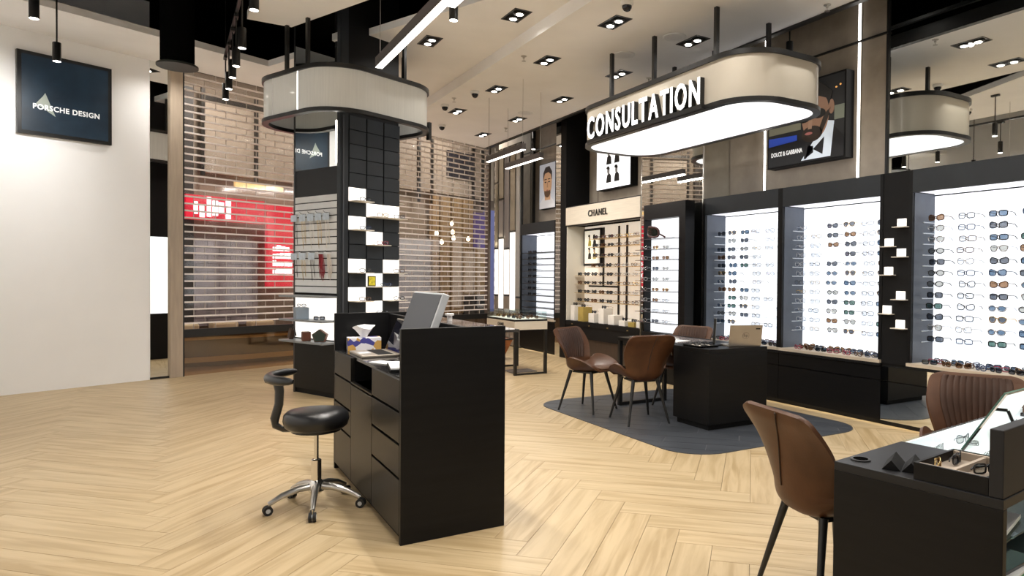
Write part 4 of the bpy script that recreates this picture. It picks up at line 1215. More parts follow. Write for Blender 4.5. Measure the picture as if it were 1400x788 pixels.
pp([(0.52, 0.03), (0.62, 0.14), (0.56, 0.22)], pm_('poster_bow', (0.008, 0.008, 0.01)), 6, 'bow_tie')
pp([(0.62, 0.14), (0.74, 0.06), (0.76, 0.27)], pm_('poster_bow', (0, 0, 0)), 6, 'bow_tie')
pp([(0.50, 0.03), (0.62, 0.10), (0.62, 0.18), (0.52, 0.20)], pm_('poster_bow', (0, 0, 0)), 6, 'bow_tie')
pp(ell(0.95, 0.86, 0.012, 0.012, 8), pm_('poster_amber', (0.9, 0.4, 0.1), 0.8), 1)
pp(ell(0.90, 0.84, 0.014, 0.01, 8), pm_('poster_amber', (0, 0, 0)), 1)
tx = text_mesh('DOLCE & GABBANA', 0.072, 0.002, 0.001, 0.85, 1.0); a, b = width(tx)
xf(tx, lambda x, y, z: ((x - a) * 0.47 / (b - a), y, z))
on_wall(tx, PX - 0.011, 5.88, 2.855).build('lettering', mat('white_lettering', (0.9, 0.9, 0.9), 0.5, emit=0.6), po)

# portrait poster of a man with a short beard
pq = root('wall_poster', 'bright portrait poster of a dark-haired man above the far cabinet', 'poster', (WX - 0.08, 11.69, 2.72))
QX = WX - 0.10
MB().box(QX, 11.36, 2.72, WX - 0.001, 12.02, 3.60).build('case', BLACK2, pq)
def qq(pts, m, k, nm='print'):
    MB().xprism([(12.01 - s * 0.64, 2.73 + t * 0.86) for s, t in pts], QX - 0.001 * k - 0.001, QX).build(nm, m, pq)
qq([(0, 0), (1, 0), (1, 1), (0, 1)], pm_('portrait_grey', (0.45, 0.47, 0.52), 0.35), 0)
qq([(0.02, 0), (0.98, 0), (0.95, 0.12), (0.72, 0.26), (0.30, 0.26), (0.05, 0.14)], pm_('portrait_shirt', (0.60, 0.60, 0.62), 0.25), 1)
qq([(0.36, 0.18), (0.70, 0.18), (0.72, 0.40), (0.34, 0.40)], pm_('portrait_skin', (0.50, 0.30, 0.17), 0.3), 2)
qq(ell(0.52, 0.56, 0.27, 0.30, 24), pm_('portrait_skin', (0, 0, 0)), 3)
qq(ell(0.52, 0.36, 0.20, 0.12, 18, 180, 360) + [(0.70, 0.40), (0.60, 0.38), (0.44, 0.38), (0.34, 0.40)], pm_('portrait_beard', (0.12, 0.07, 0.04), 0.1), 4)
qq([(0.24, 0.62), (0.26, 0.80), (0.40, 0.92), (0.64, 0.93), (0.80, 0.80), (0.80, 0.62), (0.74, 0.74), (0.58, 0.80), (0.36, 0.78)], pm_('portrait_hair', (0.03, 0.02, 0.017)), 5, 'hair_print')
for cx in (0.40, 0.63):
    qq(ell(cx, 0.585, 0.055, 0.016, 10), pm_('portrait_eye', (0.03, 0.025, 0.02)), 5, 'eye_print')
    qq([(cx - 0.08, 0.635), (cx + 0.08, 0.635), (cx + 0.07, 0.655), (cx - 0.07, 0.655)], pm_('portrait_hair', (0, 0, 0)), 5, 'brow_print')
qq([(0.49, 0.46), (0.56, 0.46), (0.54, 0.58), (0.51, 0.58)], pm_('portrait_nose', (0.38, 0.21, 0.12), 0.2), 5, 'nose_print')
qq(ell(0.52, 0.395, 0.08, 0.018, 10), pm_('portrait_lips', (0.35, 0.13, 0.10), 0.2), 6, 'mouth_print')
# ================================================================== RECEPTION DESK
DX0, DX1, DY0, DY1 = 1.014, 1.60, 3.50, 5.19
dk = root('reception_desk', 'tall black reception desk with drawers and raised side panels', 'desk', ((DX0 + DX1) / 2, (DY0 + DY1) / 2, 0))
MB().box(DX0, DY0, 0, DX1, DY0 + 0.03, 1.125).build('end_panel', BLACK, dk, bevel=0.002)
MB().box(DX0, DY1 - 0.03, 0, DX1, DY1, 1.125).build('end_panel', BLACK, dk, bevel=0.002)
MB().box(1.40, DY0 + 0.03, 0.86, 1.43, DY1 - 0.03, 1.115).build('back_panel', BLACK, dk)
MB().box(DX1 - 0.03, DY0 + 0.03, 0, DX1, DY1 - 0.03, 1.09).build('front_panel', BLACK, dk)
MB().box(1.43, DY0 + 0.03, 1.085, DX1 + 0.10, DY1 - 0.03, 1.10).build('glass_top', mat('smoked_glass_top', (0.05, 0.035, 0.035), 0.04), dk)
MB().box(1.43, DY0 + 0.03, 1.0, DX1, DY1 - 0.03, 1.085).build('tray', BLACK2, dk)
MB().box(DX0 + 0.02, DY0 + 0.03, 0.845, 1.40, DY1 - 0.03, 0.862).build('worktop', mat('glossy_black_top', (0.012, 0.012, 0.013), 0.12), dk)
MB().box(DX0 + 0.025, DY0 + 0.03, 0.05, DX1 - 0.03, DY1 - 0.03, 0.70).build('carcass', BLACK2, dk)
MB().box(DX0 + 0.025, DY0 + 0.03, 0.70, DX1 - 0.03, 4.10, 0.845).build('carcass', BLACK2, dk)
MB().box(DX0 + 0.025, 4.64, 0.70, DX1 - 0.03, DY1 - 0.03, 0.845).build('carcass', BLACK2, dk)
MB().box(DX0 + 0.25, 4.10, 0.70, DX0 + 0.27, 4.64, 0.845).build('niche_back', BLACK2, dk)
def dfront(ya, yb, za, zb):
    MB().box(DX0, ya + 0.003, za + 0.007, DX0 + 0.025, yb - 0.003, zb - 0.007).build('drawer', DRAWERM, dk, bevel=0.0015)
for za, zb in ((0.04, 0.34), (0.34, 0.52), (0.52, 0.69), (0.69, 0.862)): dfront(DY0 + 0.03, 4.10, za, zb)
for za, zb in ((0.04, 0.33), (0.33, 0.50), (0.50, 0.69), (0.69, 0.862)): dfront(4.645, DY1 - 0.0, za, zb)
MB().box(DX0, 4.103, 0.047, DX0 + 0.025, 4.642, 0.68).build('door', DRAWERM, dk, bevel=0.0015)
MB().box(DX0, 4.10, 0.69, DX0 + 0.20, 4.645, 0.70).build('niche_shelf', DRAWERM, dk)
MB().box(DX0 + 0.03, DY0 + 0.03, 0, DX1 - 0.05, DY1 - 0.03, 0.045).build('plinth', BLACK2, dk)
WT = 0.862
# tissue box
tb = root('tissue_box', 'patterned tissue box with a white tissue on the reception desk', 'tissue box', (1.20, 5.08, WT))
bm_ = mat('tissue_box_print', (0.75, 0.74, 0.76), 0.5)
nt = bm_.node_tree; tc = nt.nodes.new('ShaderNodeTexCoord'); vz = nt.nodes.new('ShaderNodeTexVoronoi'); vz.inputs['Scale'].default_value = 22
cr = nt.nodes.new('ShaderNodeValToRGB'); cr.color_ramp.interpolation = 'CONSTANT'
cr.color_ramp.elements[0].color = (0.75, 0.74, 0.78, 1); cr.color_ramp.elements[1].position = 0.55; cr.color_ramp.elements[1].color = (0.05, 0.05, 0.25, 1)
e = cr.color_ramp.elements.new(0.85); e.color = (0.55, 0.32, 0.08, 1)
sp = nt.nodes.new('ShaderNodeSeparateColor'); nt.links.new(tc.outputs['Object'], vz.inputs['Vector']); nt.links.new(vz.outputs['Color'], sp.inputs[0])
nt.links.new(sp.outputs[0], cr.inputs[0]); nt.links.new(cr.outputs[0], nt.nodes['Principled BSDF'].inputs['Base Color'])
tbx = MB().xbox(Matrix.Translation((1.20, 5.08, WT + 0.045)) @ Matrix.Rotation(R(-8), 4, 'Z'), 0.23, 0.115, 0.09)
tbx.build('carton', bm_, tb, bevel=0.002)
ts = MB(); NS = 18; NR = 7
rt_ = random.Random(5)
ph = [rt_.uniform(-0.25, 0.25) for _ in range(NS)]
for a in range(NR):
    t = a / (NR - 1)
    for i in range(NS):
        th_ = 2 * math.pi * i / NS
        rad = 0.018 + 0.055 * t ** 1.2 * (1 + 0.28 * math.sin(th_ * 3 + ph[i] * 2)) 
        if a == NR - 1: rad *= 0.9
        ts.v.append((1.20 + rad * 1.15 * math.cos(th_), 5.08 + rad * 0.55 * math.sin(th_), WT + 0.088 + 0.085 * t + 0.014 * t * math.sin(th_ * 2 + 0.6) - (0.012 if a == NR - 1 else 0)))
for a in range(NR - 1):
    for i in range(NS):
        j = (i + 1) % NS
        ts.face((a * NS + i, a * NS + j, (a + 1) * NS + j, (a + 1) * NS + i))
ts.v.append((1.20, 5.08, WT + 0.088 + 0.095)); k = len(ts.v) - 1
for i in range(NS): ts.face(((NR - 1) * NS + i, (NR - 1) * NS + (i + 1) % NS, k))
ts.build('tissue', mat('tissue_paper', (0.85, 0.84, 0.83), 0.9), tb, smooth=50)

def laptop(name, label, loc, rz, w_, d_, open_deg, shell, lab_logo=False, keys=True):
    r = root(name, label, 'laptop', (0, 0, 0))
    MB().box(-w_ / 2, -d_ / 2, 0, w_ / 2, d_ / 2, 0.016).build('base', [shell], r, bevel=0.004)
    if keys:
        kb = MB().box(-w_ / 2 + 0.02, -0.01, 0.016, w_ / 2 - 0.02, d_ / 2 - 0.03, 0.0172).build('keyboard', BLACK2, r)
        MB().box(-0.05, -d_ / 2 + 0.015, 0.016, 0.05, -0.025, 0.0166).build('touchpad', SILVER, r)
    M = Matrix.Translation((0, d_ / 2, 0.012)) @ Matrix.Rotation(R(open_deg), 4, 'X')
    # lid lies along -Y from the hinge when closed (0 deg), opens about X
    lid = MB().xbox(M @ Matrix.Translation((0, -d_ / 2, 0.006)), w_, d_, 0.009).build('lid', shell, r, bevel=0.003)
    MB().xbox(M @ Matrix.Translation((0, -d_ / 2, 0.0010)), w_ - 0.016, d_ - 0.02, 0.0014).build('screen', SCREENM, lid)
    if lab_logo:
        tx_ = text_mesh('hp', 0.045, 0.001, 0.0, 1.0); a_, b_ = width(tx_)
        T = M @ Matrix.Translation((0, -d_ / 2, 0.0112))
        xf(tx_, lambda x, y, z: tuple(T @ Vector((-(x - (a_ + b_) / 2), -(z - 0.012), -y))))
        tx_.build('logo', mat('logo_grey', (0.12, 0.11, 0.1), 0.3), lid)
        cm = MB(); cm.tube([tuple(T @ Vector((0.032 * math.cos(t * math.pi / 12), 0.032 * math.sin(t * math.pi / 12), 0))) for t in range(24)], 0.0012, 4, True)
        cm.build('logo_ring', MATS['logo_grey'], lid)
        MB().xbox(T @ Matrix.Translation((-w_ * 0.36, d_ * -0.33, 0)), 0.045, 0.012, 0.001).build('sticker', BLACK2, lid)
    r.location = loc; r.rotation_euler = (0, 0, rz)
    return r
# laptop facing the stool (towards -X), lid leaning on the back panel
laptop('laptop', 'open dark laptop with grey keyboard deck on the reception desk', (1.18, 4.72, WT), R(-90), 0.36, 0.24, -112, LAPC)
# desktop monitor seen from behind the near end
mo = root('monitor', 'grey tilted monitor standing on the reception desk behind the laptop', 'monitor', (0, 0, 0))
Mm = Matrix.Translation((0, 0, 0.27)) @ Matrix.Rotation(R(-20), 4, 'X')
MB().xbox(Mm, 0.56, 0.045, 0.34).build('case', SILVER, mo, bevel=0.006)
MB().xbox(Mm @ Matrix.Translation((0, -0.024, 0.0)), 0.535, 0.004, 0.315).build('screen', mat('grey_blue_screen', (0.085, 0.09, 0.10), 0.6, spec=0.2), mo)
MB().cyl((0, 0.03, 0.01), (0, 0.03, 0.22), 0.025).build('stand', BLACKM, mo)
MB().box(-0.11, -0.08, 0, 0.11, 0.055, 0.012).build('base', BLACKM, mo, bevel=0.004)
mo.location = MON_LOC; mo.rotation_euler = (0, 0, MON_RZ)
nb = root('notebook_stack', 'white papers lying on a thin black folder at the desk edge', 'papers', (1.15, 3.92, WT))
Mn = Matrix.Translation((1.17, 3.93, WT + 0.008)) @ Matrix.Rotation(R(-12), 4, 'Z')
MB().xbox(Mn, 0.20, 0.34, 0.014).build('folder', BLACK2, nb)
MB().xbox(Mn @ Matrix.Translation((0.0, 0.01, 0.011)), 0.19, 0.31, 0.008).build('paper', PAPER, nb)
tag(MB().xbox(Matrix.Translation((1.12, 4.24, WT + 0.003)) @ Matrix.Rotation(R(25), 4, 'Z'), 0.10, 0.16, 0.004).build('paper_slip', PAPER), 'loose cream paper slip beside the folder on the reception desk', 'paper')
tag(MB().lathe([(0.018, 1.10), (0.018, 1.135), (0.03, 1.137), (0.03, 1.15)], (1.60, 4.40), 14).build('desk_bell', mat('white_plastic', (0.8, 0.8, 0.8), 0.4), org=(1.6, 4.4, 1.1)), 'small white plastic stand on the smoked glass desk top', 'stand')
pr2 = root('keypad', 'small black device on the smoked glass top of the reception desk', 'device', (1.52, 4.75, 1.10))
MB().box(1.46, 4.62, 1.10, 1.58, 4.86, 1.125).build('body', BLACKM, pr2, bevel=0.004)
MB().box(1.48, 4.66, 1.125, 1.56, 4.82, 1.128).build('keys', GREYP, pr2)

# ================================================================== STOOL
st = root('swivel_stool', 'black round swivel stool with curved arm and chrome five-star base', 'stool', (0, 0, 0))
MB().lathe([(0.03, 0.475), (0.155, 0.478), (0.178, 0.495), (0.188, 0.53), (0.182, 0.565), (0.16, 0.585), (0.10, 0.594), (0.02, 0.597)], (0, 0), 36).build('seat', BLEATH, st, smooth=60)
MB().lathe([(0.14, 0.462), (0.14, 0.476)], (0, 0), 24).build('seat_plate', BLACKM, st)
MB().lathe([(0.013, 0.26), (0.013, 0.465)], (0, 0), 16).build('piston', CHROME, st, smooth=40)
MB().lathe([(0.029, 0.13), (0.029, 0.285), (0.022, 0.29)], (0, 0), 20).build('cylinder', CHROME, st, smooth=40)
MB().lathe([(0.03, 0.085), (0.046, 0.10), (0.042, 0.15), (0.03, 0.165)], (0, 0), 20).build('hub', CHROME, st, smooth=40)
for i in range(5):
    a = R(STOOL_A - STOOL_R + 72 * i); c, s_ = math.cos(a), math.sin(a)
    mbx = MB().tube([(c * 0.02, s_ * 0.02, 0.13), (c * 0.10, s_ * 0.10, 0.125), (c * 0.19, s_ * 0.19, 0.10), (c * 0.265, s_ * 0.265, 0.062)], [0.027, 0.024, 0.020, 0.015], 8, flat=0.75)
    lg = mbx.build('leg', STEEL, st, smooth=60)
    MB().cyl((c * 0.262, s_ * 0.262, 0.03), (c * 0.262, s_ * 0.262, 0.07), 0.006, n=8).build('caster_stem', CHROME, lg)
    nx, ny = -s_, c
    mbw = MB()
    for sd in (-1, 1):
        cx, cy = c * 0.27 + nx * 0.012 * sd, s_ * 0.27 + ny * 0.012 * sd
        mbw.cyl((cx - nx * 0.008, cy - ny * 0.008, 0.027), (cx + nx * 0.008, cy + ny * 0.008, 0.027), 0.027, n=16)
    mbw.build('caster', RUBBER, lg, smooth=40)
    MB().cyl((c * 0.27 - nx * 0.0215, s_ * 0.27 - ny * 0.0215, 0.027), (c * 0.27 + nx * 0.0215, s_ * 0.27 + ny * 0.0215, 0.027), 0.013, n=12).build('caster_hub', SILVER, lg)
# arm: bar rising from under the seat and a curved pad
MB().tube([(-0.05, 0, 0.468), (-0.20, 0, 0.468), (-0.245, 0, 0.49), (-0.25, 0, 0.53), (-0.225, 0, 0.62), (-0.222, 0, 0.70), (-0.235, 0, 0.765)], [0.014, 0.016, 0.02, 0.022, 0.021, 0.022, 0.024], 8, flat=1.4).build('arm_bar', BLACKM, st, smooth=60)
MB().tube([(0.262 * math.cos(R(a_)), 0.262 * math.sin(R(a_)), 0.795) for a_ in (138, 143, 155, 170, 185, 200, 215, 232, 248, 258, 263)], [0.014, 0.024, 0.03, 0.031, 0.031, 0.031, 0.031, 0.030, 0.028, 0.022, 0.013], 10, flat=0.8).build('arm_pad', BLEATH, st, smooth=60)
MB().tube([(0.05, 0.10, 0.466), (0.06, 0.17, 0.455), (0.06, 0.20, 0.45)], 0.006, 6).build('lever', BLACKM, st)
st.location = (0.752, 4.36, 0); st.rotation_euler = (0, 0, R(STOOL_R))

# ================================================================== CHAIRS
def catmull(P, t):
    n = len(P) - 1
    x = min(max(t, 0), 1) * n; i = min(int(x), n - 1); f = x - i
    p0, p1, p2, p3 = P[max(i - 1, 0)], P[i], P[i + 1], P[min(i + 2, n)]
    return tuple(0.5 * (2 * b + (c - a) * f + (2 * a - 5 * b + 4 * c - d) * f * f + (3 * b - a - 3 * c + d) * f ** 3) for a, b, c, d in zip(p0, p1, p2, p3))
# x forward, z up, half width, side lift (up on the seat, forward on the back)
PROF = [(0.265, 0.432, 0.165, 0.00, 0.0), (0.245, 0.448, 0.215, 0.030, 0.0), (0.14, 0.442, 0.248, 0.095, 0.0), (0.0, 0.428, 0.258, 0.145, 0.0), (-0.12, 0.424, 0.240, 0.14, 0.035),
        (-0.19, 0.455, 0.205, 0.07, 0.075), (-0.215, 0.54, 0.196, 0.0, 0.095), (-0.228, 0.62, 0.225, 0.0, 0.085), (-0.243, 0.70, 0.248, 0.0, 0.06), (-0.262, 0.77, 0.250, 0.0, 0.03), (-0.280, 0.818, 0.243, 0.0, 0.010), (-0.290, 0.846, 0.222, 0.0, 0.003), (-0.297, 0.860, 0.170, 0.0, 0.0)]
def shell_pt(v, s_):
    x, z, w_, up, fwd = catmull(PROF, v)
    return Vector((x + fwd * abs(s_) ** 2.2, w_ * s_, z + up * abs(s_) ** 2.8))
def surf(v0, v1, s0, s1, nv, ns, thick, off, ribs=0, ribh=0.0):
    """closed slab on the chair surface between the given parameters"""
    top = []; bot = []
    for i in range(nv + 1):
        for j in range(ns + 1):
            v = v0 + (v1 - v0) * i / nv; s_ = s0 + (s1 - s0) * j / ns
            p = shell_pt(v, s_); dv = shell_pt(min(v + 0.01, 1), s_) - shell_pt(max(v - 0.01, 0), s_); ds = shell_pt(v, s_ + 0.02) - shell_pt(v, s_ - 0.02)
            n_ = dv.cross(ds)
            n_ = n_.normalized() if n_.length > 1e-9 else Vector((1, 0, 0))
            if (n_.x + n_.z) < 0: n_ = -n_
            b_ = 0
            if ribs:
                ph_ = (s_ - s0) / (s1 - s0) * ribs
                b_ = ribh * abs(math.sin(math.pi * ph_)) ** 0.6
            edge = min(1, 6 * min(i, nv - i) / nv, 6 * min(j, ns - j) / ns)
            top.append(p + n_ * (off + thick * (0.55 + 0.45 * edge) + b_)); bot.append(p + n_ * (off - thick * (0.55 + 0.45 * edge) * (0 if ribs else 1)))
    mb = MB(); mb.v = [tuple(p) for p in top + bot]
    k = len(top); m = ns + 1
    for i in range(nv):
        for j in range(ns):
            a = i * m + j
            mb.face((a, a + 1, a + m + 1, a + m)); mb.face((k + a, k + a + m, k + a + m + 1, k + a + 1))
    for i in range(nv):
        for j in (0, ns):
            a = i * m + j; mb.face((a, a + m, k + a + m, k + a))
    for j in range(ns):
        for i in (0, nv):
            a = i * m + j; mb.face((a, k + a, k + a + 1, a + 1))
    return mb
chair = root('dining_chair', 'x', 'chair', (0, 0, 0))
surf(0, 1, -1, 1, 40, 24, 0.016, 0).build('shell', LEATH, chair, smooth=70)
surf(0.50, 0.90, -0.74, 0.74, 22, 88, 0.004, 0.015, 11, 0.006).build('back_pad', LEATHD, chair, smooth=80)
surf(0.06, 0.40, -0.80, 0.80, 20, 20, 0.006, 0.014).build('seat_pad', LEATH, chair, smooth=70)
pts = [shell_pt(0.49 + 0.45 * i / 12, 0.12 - 0.30 * (i / 12)) + Vector((-0.0185, 0, 0)) for i in range(13)]
MB().tube(pts, 0.0035, 5).build('back_seam', mat('dark_seam', (0.03, 0.014, 0.008), 0.6), chair)
MB().box(-0.12, -0.11, 0.400, 0.12, 0.11, 0.416).build('seat_frame', BLACKM, chair)
for sx in (-1, 1):
    for sy in (-1, 1):
        MB().cyl((sx * 0.13, sy * 0.125, 0.425), (sx * 0.225, sy * 0.215, 0.0), 0.019, 0.010, 14).build('leg', BLACKM, chair, smooth=40)
CH = CHAIRS
for i, (x, y, rz, lab) in enumerate(CH):
    c = chair if i == 0 else dup(chair)
    c.location = (x, y, 0); c.rotation_euler = (0, 0, R(rz)); c['label'] = lab; c['group'] = 'brown leather chairs'

# ================================================================== CONSULTATION TABLE
tb_ = root('consultation_table', 'black consultation table with solid pedestal end and open metal frame end', 'table', (4.5, 5.45, 0))
Z0 = 0.0062
MB().box(4.17, 4.70, 0.715, 4.90, 6.20, 0.752).build('tabletop', BLACK, tb_, bevel=0.002)
MB().box(4.17, 4.70, 0.06, 4.90, 5.22, 0.715).build('pedestal', BLACK, tb_, bevel=0.002)
MB().box(4.20, 4.74, Z0, 4.86, 5.19, 0.06).build('plinth', BLACK2, tb_)
fr = MB(); fr.box(4.17, 6.15, Z0, 4.21, 6.19, 0.715); fr.box(4.78, 6.15, Z0, 4.82, 6.19, 0.715); fr.box(4.21, 6.15, Z0, 4.78, 6.19, Z0 + 0.035)
fr.build('leg_frame', BLACKM, tb_)
MB().box(4.30, 5.30, 0.752, 4.78, 6.16, 0.757).build('glass_top', mat('grey_glass_top', (0.22, 0.22, 0.23), 0.06), tb_)
MB().box(4.88, 5.0, 0.60, 4.905, 5.06, 0.62).build('handle', CHROME, tb_)
ZT_ = 0.752
laptop('laptop', 'champagne laptop turned away with round logo on the consultation table', (4.70, 4.86, ZT_), R(LAP2_R), 0.33, 0.20, -100, LAPC, True, True)
tr_ = root('eyewear_tray', 'cream tray of eyeglasses at the edge of the consultation table', 'tray', (4.30, 4.95, ZT_))
MB().box(4.19, 4.86, ZT_, 4.42, 5.10, ZT_ + 0.012).build('floor', mat('cream_tray_lining', (0.6, 0.54, 0.45), 0.7), tr_)
for q in ((4.19, 4.86, 4.20, 5.10), (4.41, 4.86, 4.42, 5.10), (4.20, 4.86, 4.41, 4.87), (4.20, 5.09, 4.41, 5.10), (4.30, 4.87, 4.31, 5.09)):
    MB().box(q[0], q[1], ZT_, q[2], q[3], ZT_ + 0.018).build('rim', BLACKM, tr_)
for i, (x, y) in enumerate(((4.25, 4.93), (4.25, 5.03), (4.36, 4.93), (4.36, 5.03))):
    eyewear(x, y, ZT_ + 0.012, R(-40), 'black', 'clear', 'square', 0.0028, True, False, 'folded black glasses lying in the cream tray on the consultation table', 'glasses in the tray', scale=0.75)
ds = root('desk_mirror', 'thin black upright table mirror seen edge-on beside the laptop', 'mirror', (4.42, 4.92, ZT_))
Md = Matrix.Translation((4.505, 5.01, ZT_ + 0.138)) @ Matrix.Rotation(R(-42), 4, 'Z') @ Matrix.Rotation(R(3), 4, 'Y')
MB().xbox(Md, 0.024, 0.20, 0.25).build('frame', BLACKM, ds, bevel=0.003)
MB().xbox(Md @ Matrix.Translation((0.013, 0, 0)), 0.002, 0.18, 0.23).build('glass', MIRROR, ds)
MB().box(4.44, 4.95, ZT_, 4.57, 5.07, ZT_ + 0.012).build('foot', BLACKM, ds)
for i, (x, y, a, lab) in enumerate(((4.42, 5.55, 10, 'white paper sheet on the consultation table nearest the tray'), (4.55, 5.85, -14, 'white paper sheet on the consultation table nearest the metal frame'))):
    tag(MB().xbox(Matrix.Translation((x, y, 0.7585)) @ Matrix.Rotation(R(a), 4, 'Z'), 0.21, 0.30, 0.002).build('paper_sheet', PAPER), lab, 'paper')

# ================================================================== FOREGROUND DESK (right)
rd = root('fitting_desk', 'black fitting desk with lit glass display top and open side shelf', 'desk', (0, 0, 0))
DA = R(7.5)
def FD(x, y):                                # desk frame (origin at its corner, x along the desk) to room
    return (2.02 + x * math.cos(DA) - y * math.sin(DA), 1.61 + x * math.sin(DA) + y * math.cos(DA))
rd.location = (*FD(0, 0), 0); rd.rotation_euler = (0, 0, DA)
NY, LX, GX = -0.55, 1.75, 0.49
DTOP = mat('grey_black_desk_top', (0.013, 0.0135, 0.015), 0.4, spec=0.3)
MB().box(0, NY, 0, 0.03, 0, 0.722).build('side_panel', BLACK, rd, bevel=0.002)
MB().box(0, NY, 0.722, GX, 0, 0.752).build('tabletop', DTOP, rd, bevel=0.002)
MB().box(0.03, -0.30, 0, LX - 0.03, -0.28, 0.62).build('back_panel', BLACK, rd)
MB().box(0.03, NY + 0.01, 0.42, LX - 0.03, -0.30, 0.44).build('shelf', BLACK, rd)
MB().box(0.05, NY + 0.015, 0.03, LX - 0.03, NY + 0.04, 0.41).build('door', mat('walnut_door', (0.05, 0.034, 0.026), 0.5, vary=0.2, scale=5, stretch=(6, 6, 0.6)), rd)
MB().box(LX - 0.03, NY, 0, LX, 0, 0.722).build('side_panel', BLACK, rd)
MB().box(GX, NY, 0.695, LX, 0, 0.705).build('case_floor', mat('white_case_floor', (0.82, 0.84, 0.87), 0.5, emit=0.42, ecol=(0.9, 0.94, 1)), rd)
for yy in (-0.012, NY):
    MB().box(GX, yy, 0.655, LX, yy + 0.012, 0.744).build('case_side', MATS['white_case_floor'], rd)
MB().box(GX, -0.02, 0.60, LX, 0.004, 0.70).build('case_apron', BLACK, rd)
MB().box(GX, NY - 0.004, 0.60, LX, NY + 0.02, 0.70).build('case_apron', BLACK, rd)
MB().box(GX, NY, 0.744, LX, 0, 0.752).build('glass_top', GLASS, rd)
MB().lathe([(0.035, 0.752), (0.035, 0.756), (0.028, 0.757)], (0.09, -0.05), 20).build('grommet', BLACKM, rd)
MB().lathe([(0.026, 0.7525), (0.026, 0.7575)], (0.09, -0.05), 18).build('grommet_hole', VOID, rd)
i = 0
for (x, y, a) in ((0.62, -0.10, 8), (0.86, -0.09, -6), (1.12, -0.10, 4), (0.64, -0.27, 12), (0.90, -0.26, 0), (1.15, -0.28, -8), (1.40, -0.10, 6), (0.72, -0.43, 5), (1.0, -0.44, -5)):
    f, l, kk = [('silver', 'smoke', 'round'), ('black', 'smoke', 'cat'), ('silver', 'blue', 'round')][i % 3]
    X_, Y_ = FD(x, y)
    eyewear(X_, Y_, 0.706, R(a) + DA, f, l, kk, 0.0022, True, True, f'{f} framed sunglasses inside the glass top of the fitting desk', 'eyewear in the fitting desk case', scale=0.8); i += 1
# open case with its lid up at the desk end
bx = root('eyewear_case', 'open black presentation case with cream compartments on the fitting desk', 'case', (0, 0, 0))
cw, cd, chh = 0.29, 0.225, 0.055
MB().box(0, 0, 0, cw, cd, 0.008).build('bottom', BLACK, bx)
for q in ((0, 0, 0.01, cd), (cw - 0.01, 0, cw, cd), (0.01, 0, cw - 0.01, 0.01), (0.01, cd - 0.01, cw - 0.01, cd)):
    MB().box(q[0], q[1], 0.008, q[2], q[3], chh).build('wall', BLACK, bx)
CL = mat('beige_suede', (0.42, 0.35, 0.28), 0.85, vary=0.05)
MB().box(0.01, 0.01, 0.008, cw - 0.01, cd - 0.01, 0.026).build('lining', CL, bx)
MB().box(0.022, cd / 2 - 0.006, 0.026, cw - 0.022, cd / 2 + 0.006, chh - 0.004).build('divider', CL, bx)
for q in ((0.01, 0.01, 0.022, cd - 0.01), (cw - 0.022, 0.01, cw - 0.01, cd - 0.01)):
    MB().box(q[0], q[1], 0.026, q[2], q[3], chh - 0.002).build('lining_rim', CL, bx)
MB().box(-0.004, -0.042, 0, cw + 0.004, -0.002, 0.205).build('lid', mat('charcoal_lid', (0.016, 0.016, 0.018), 0.5, spec=0.3), bx, bevel=0.003)
cl = FD(0.008, -0.505); bx.location = (*cl, 0.7525); bx.rotation_euler = (0, 0, DA)
def on_case(a_, b_): return FD(0.008 + a_, -0.505 + b_)
for a_, b_, rr, f, l, k_, th_, lab in ((0.08, 0.175, 25, 'gold', 'brown', 'round', 0.003, 'folded gold framed sunglasses in the open presentation case'),
                                  (0.205, 0.17, 10, 'black', 'grey', 'cat', 0.004, 'folded thick black sunglasses beside the gold ones in the presentation case'),
                                  (0.15, 0.06, -20, 'black', 'smoke', 'square', 0.004, 'folded black sunglasses beside the lid of the open presentation case')):
    x, y = on_case(a_, b_); eyewear(x, y, 0.7525 + 0.027, DA + R(rr), f, l, k_, th_, True, True, lab, None, scale=0.8)
# mirror leaning behind the case
lm = root('tilted_mirror', 'tilted table mirror with green glass edge behind the presentation case', 'mirror', (0, 0, 0))
Mt = Matrix.Translation((0.15, -0.065, 0.128)) @ Matrix.Rotation(R(32), 4, 'X')
MB().xbox(Mt, 0.30, 0.006, 0.27).build('glass', MIRROR, lm)
MB().xbox(Mt @ Matrix.Translation((0, 0.006, 0)), 0.302, 0.006, 0.272).build('edge', mat('green_glass_edge', (0.10, 0.22, 0.17), 0.2), lm)
MB().tube([(0.15, -0.09, 0.16), (0.15, -0.16, 0.0)], 0.006, 6).build('prop', BLACKM, lm)
lm.location = (*FD(0.47, -0.25), 0.7525); lm.rotation_euler = (0, 0, DA)
cc = root('glasses_case', 'small folded black triangular glasses case beside the presentation case', 'glasses case', (0, 0, 0))
for s_ in (0, 1):
    mbp = MB(); o_ = s_ * 0.062
    mbp.v = [(-0.07, -0.035 + o_, 0), (0.07, -0.035 + o_, 0), (0.07, 0.025 + o_, 0), (-0.07, 0.025 + o_, 0), (-0.07, -0.005 + o_, 0.034), (0.07, -0.005 + o_, 0.034)]
    for f_ in ((0, 3, 2, 1), (0, 1, 5, 4), (2, 3, 4, 5), (1, 2, 5), (0, 4, 3)): mbp.face(f_)
    mbp.build('flap', BLACK2, cc)
cc.location = (*FD(0.13, -0.215), 0.7525); cc.rotation_euler = (0, 0, R(28))
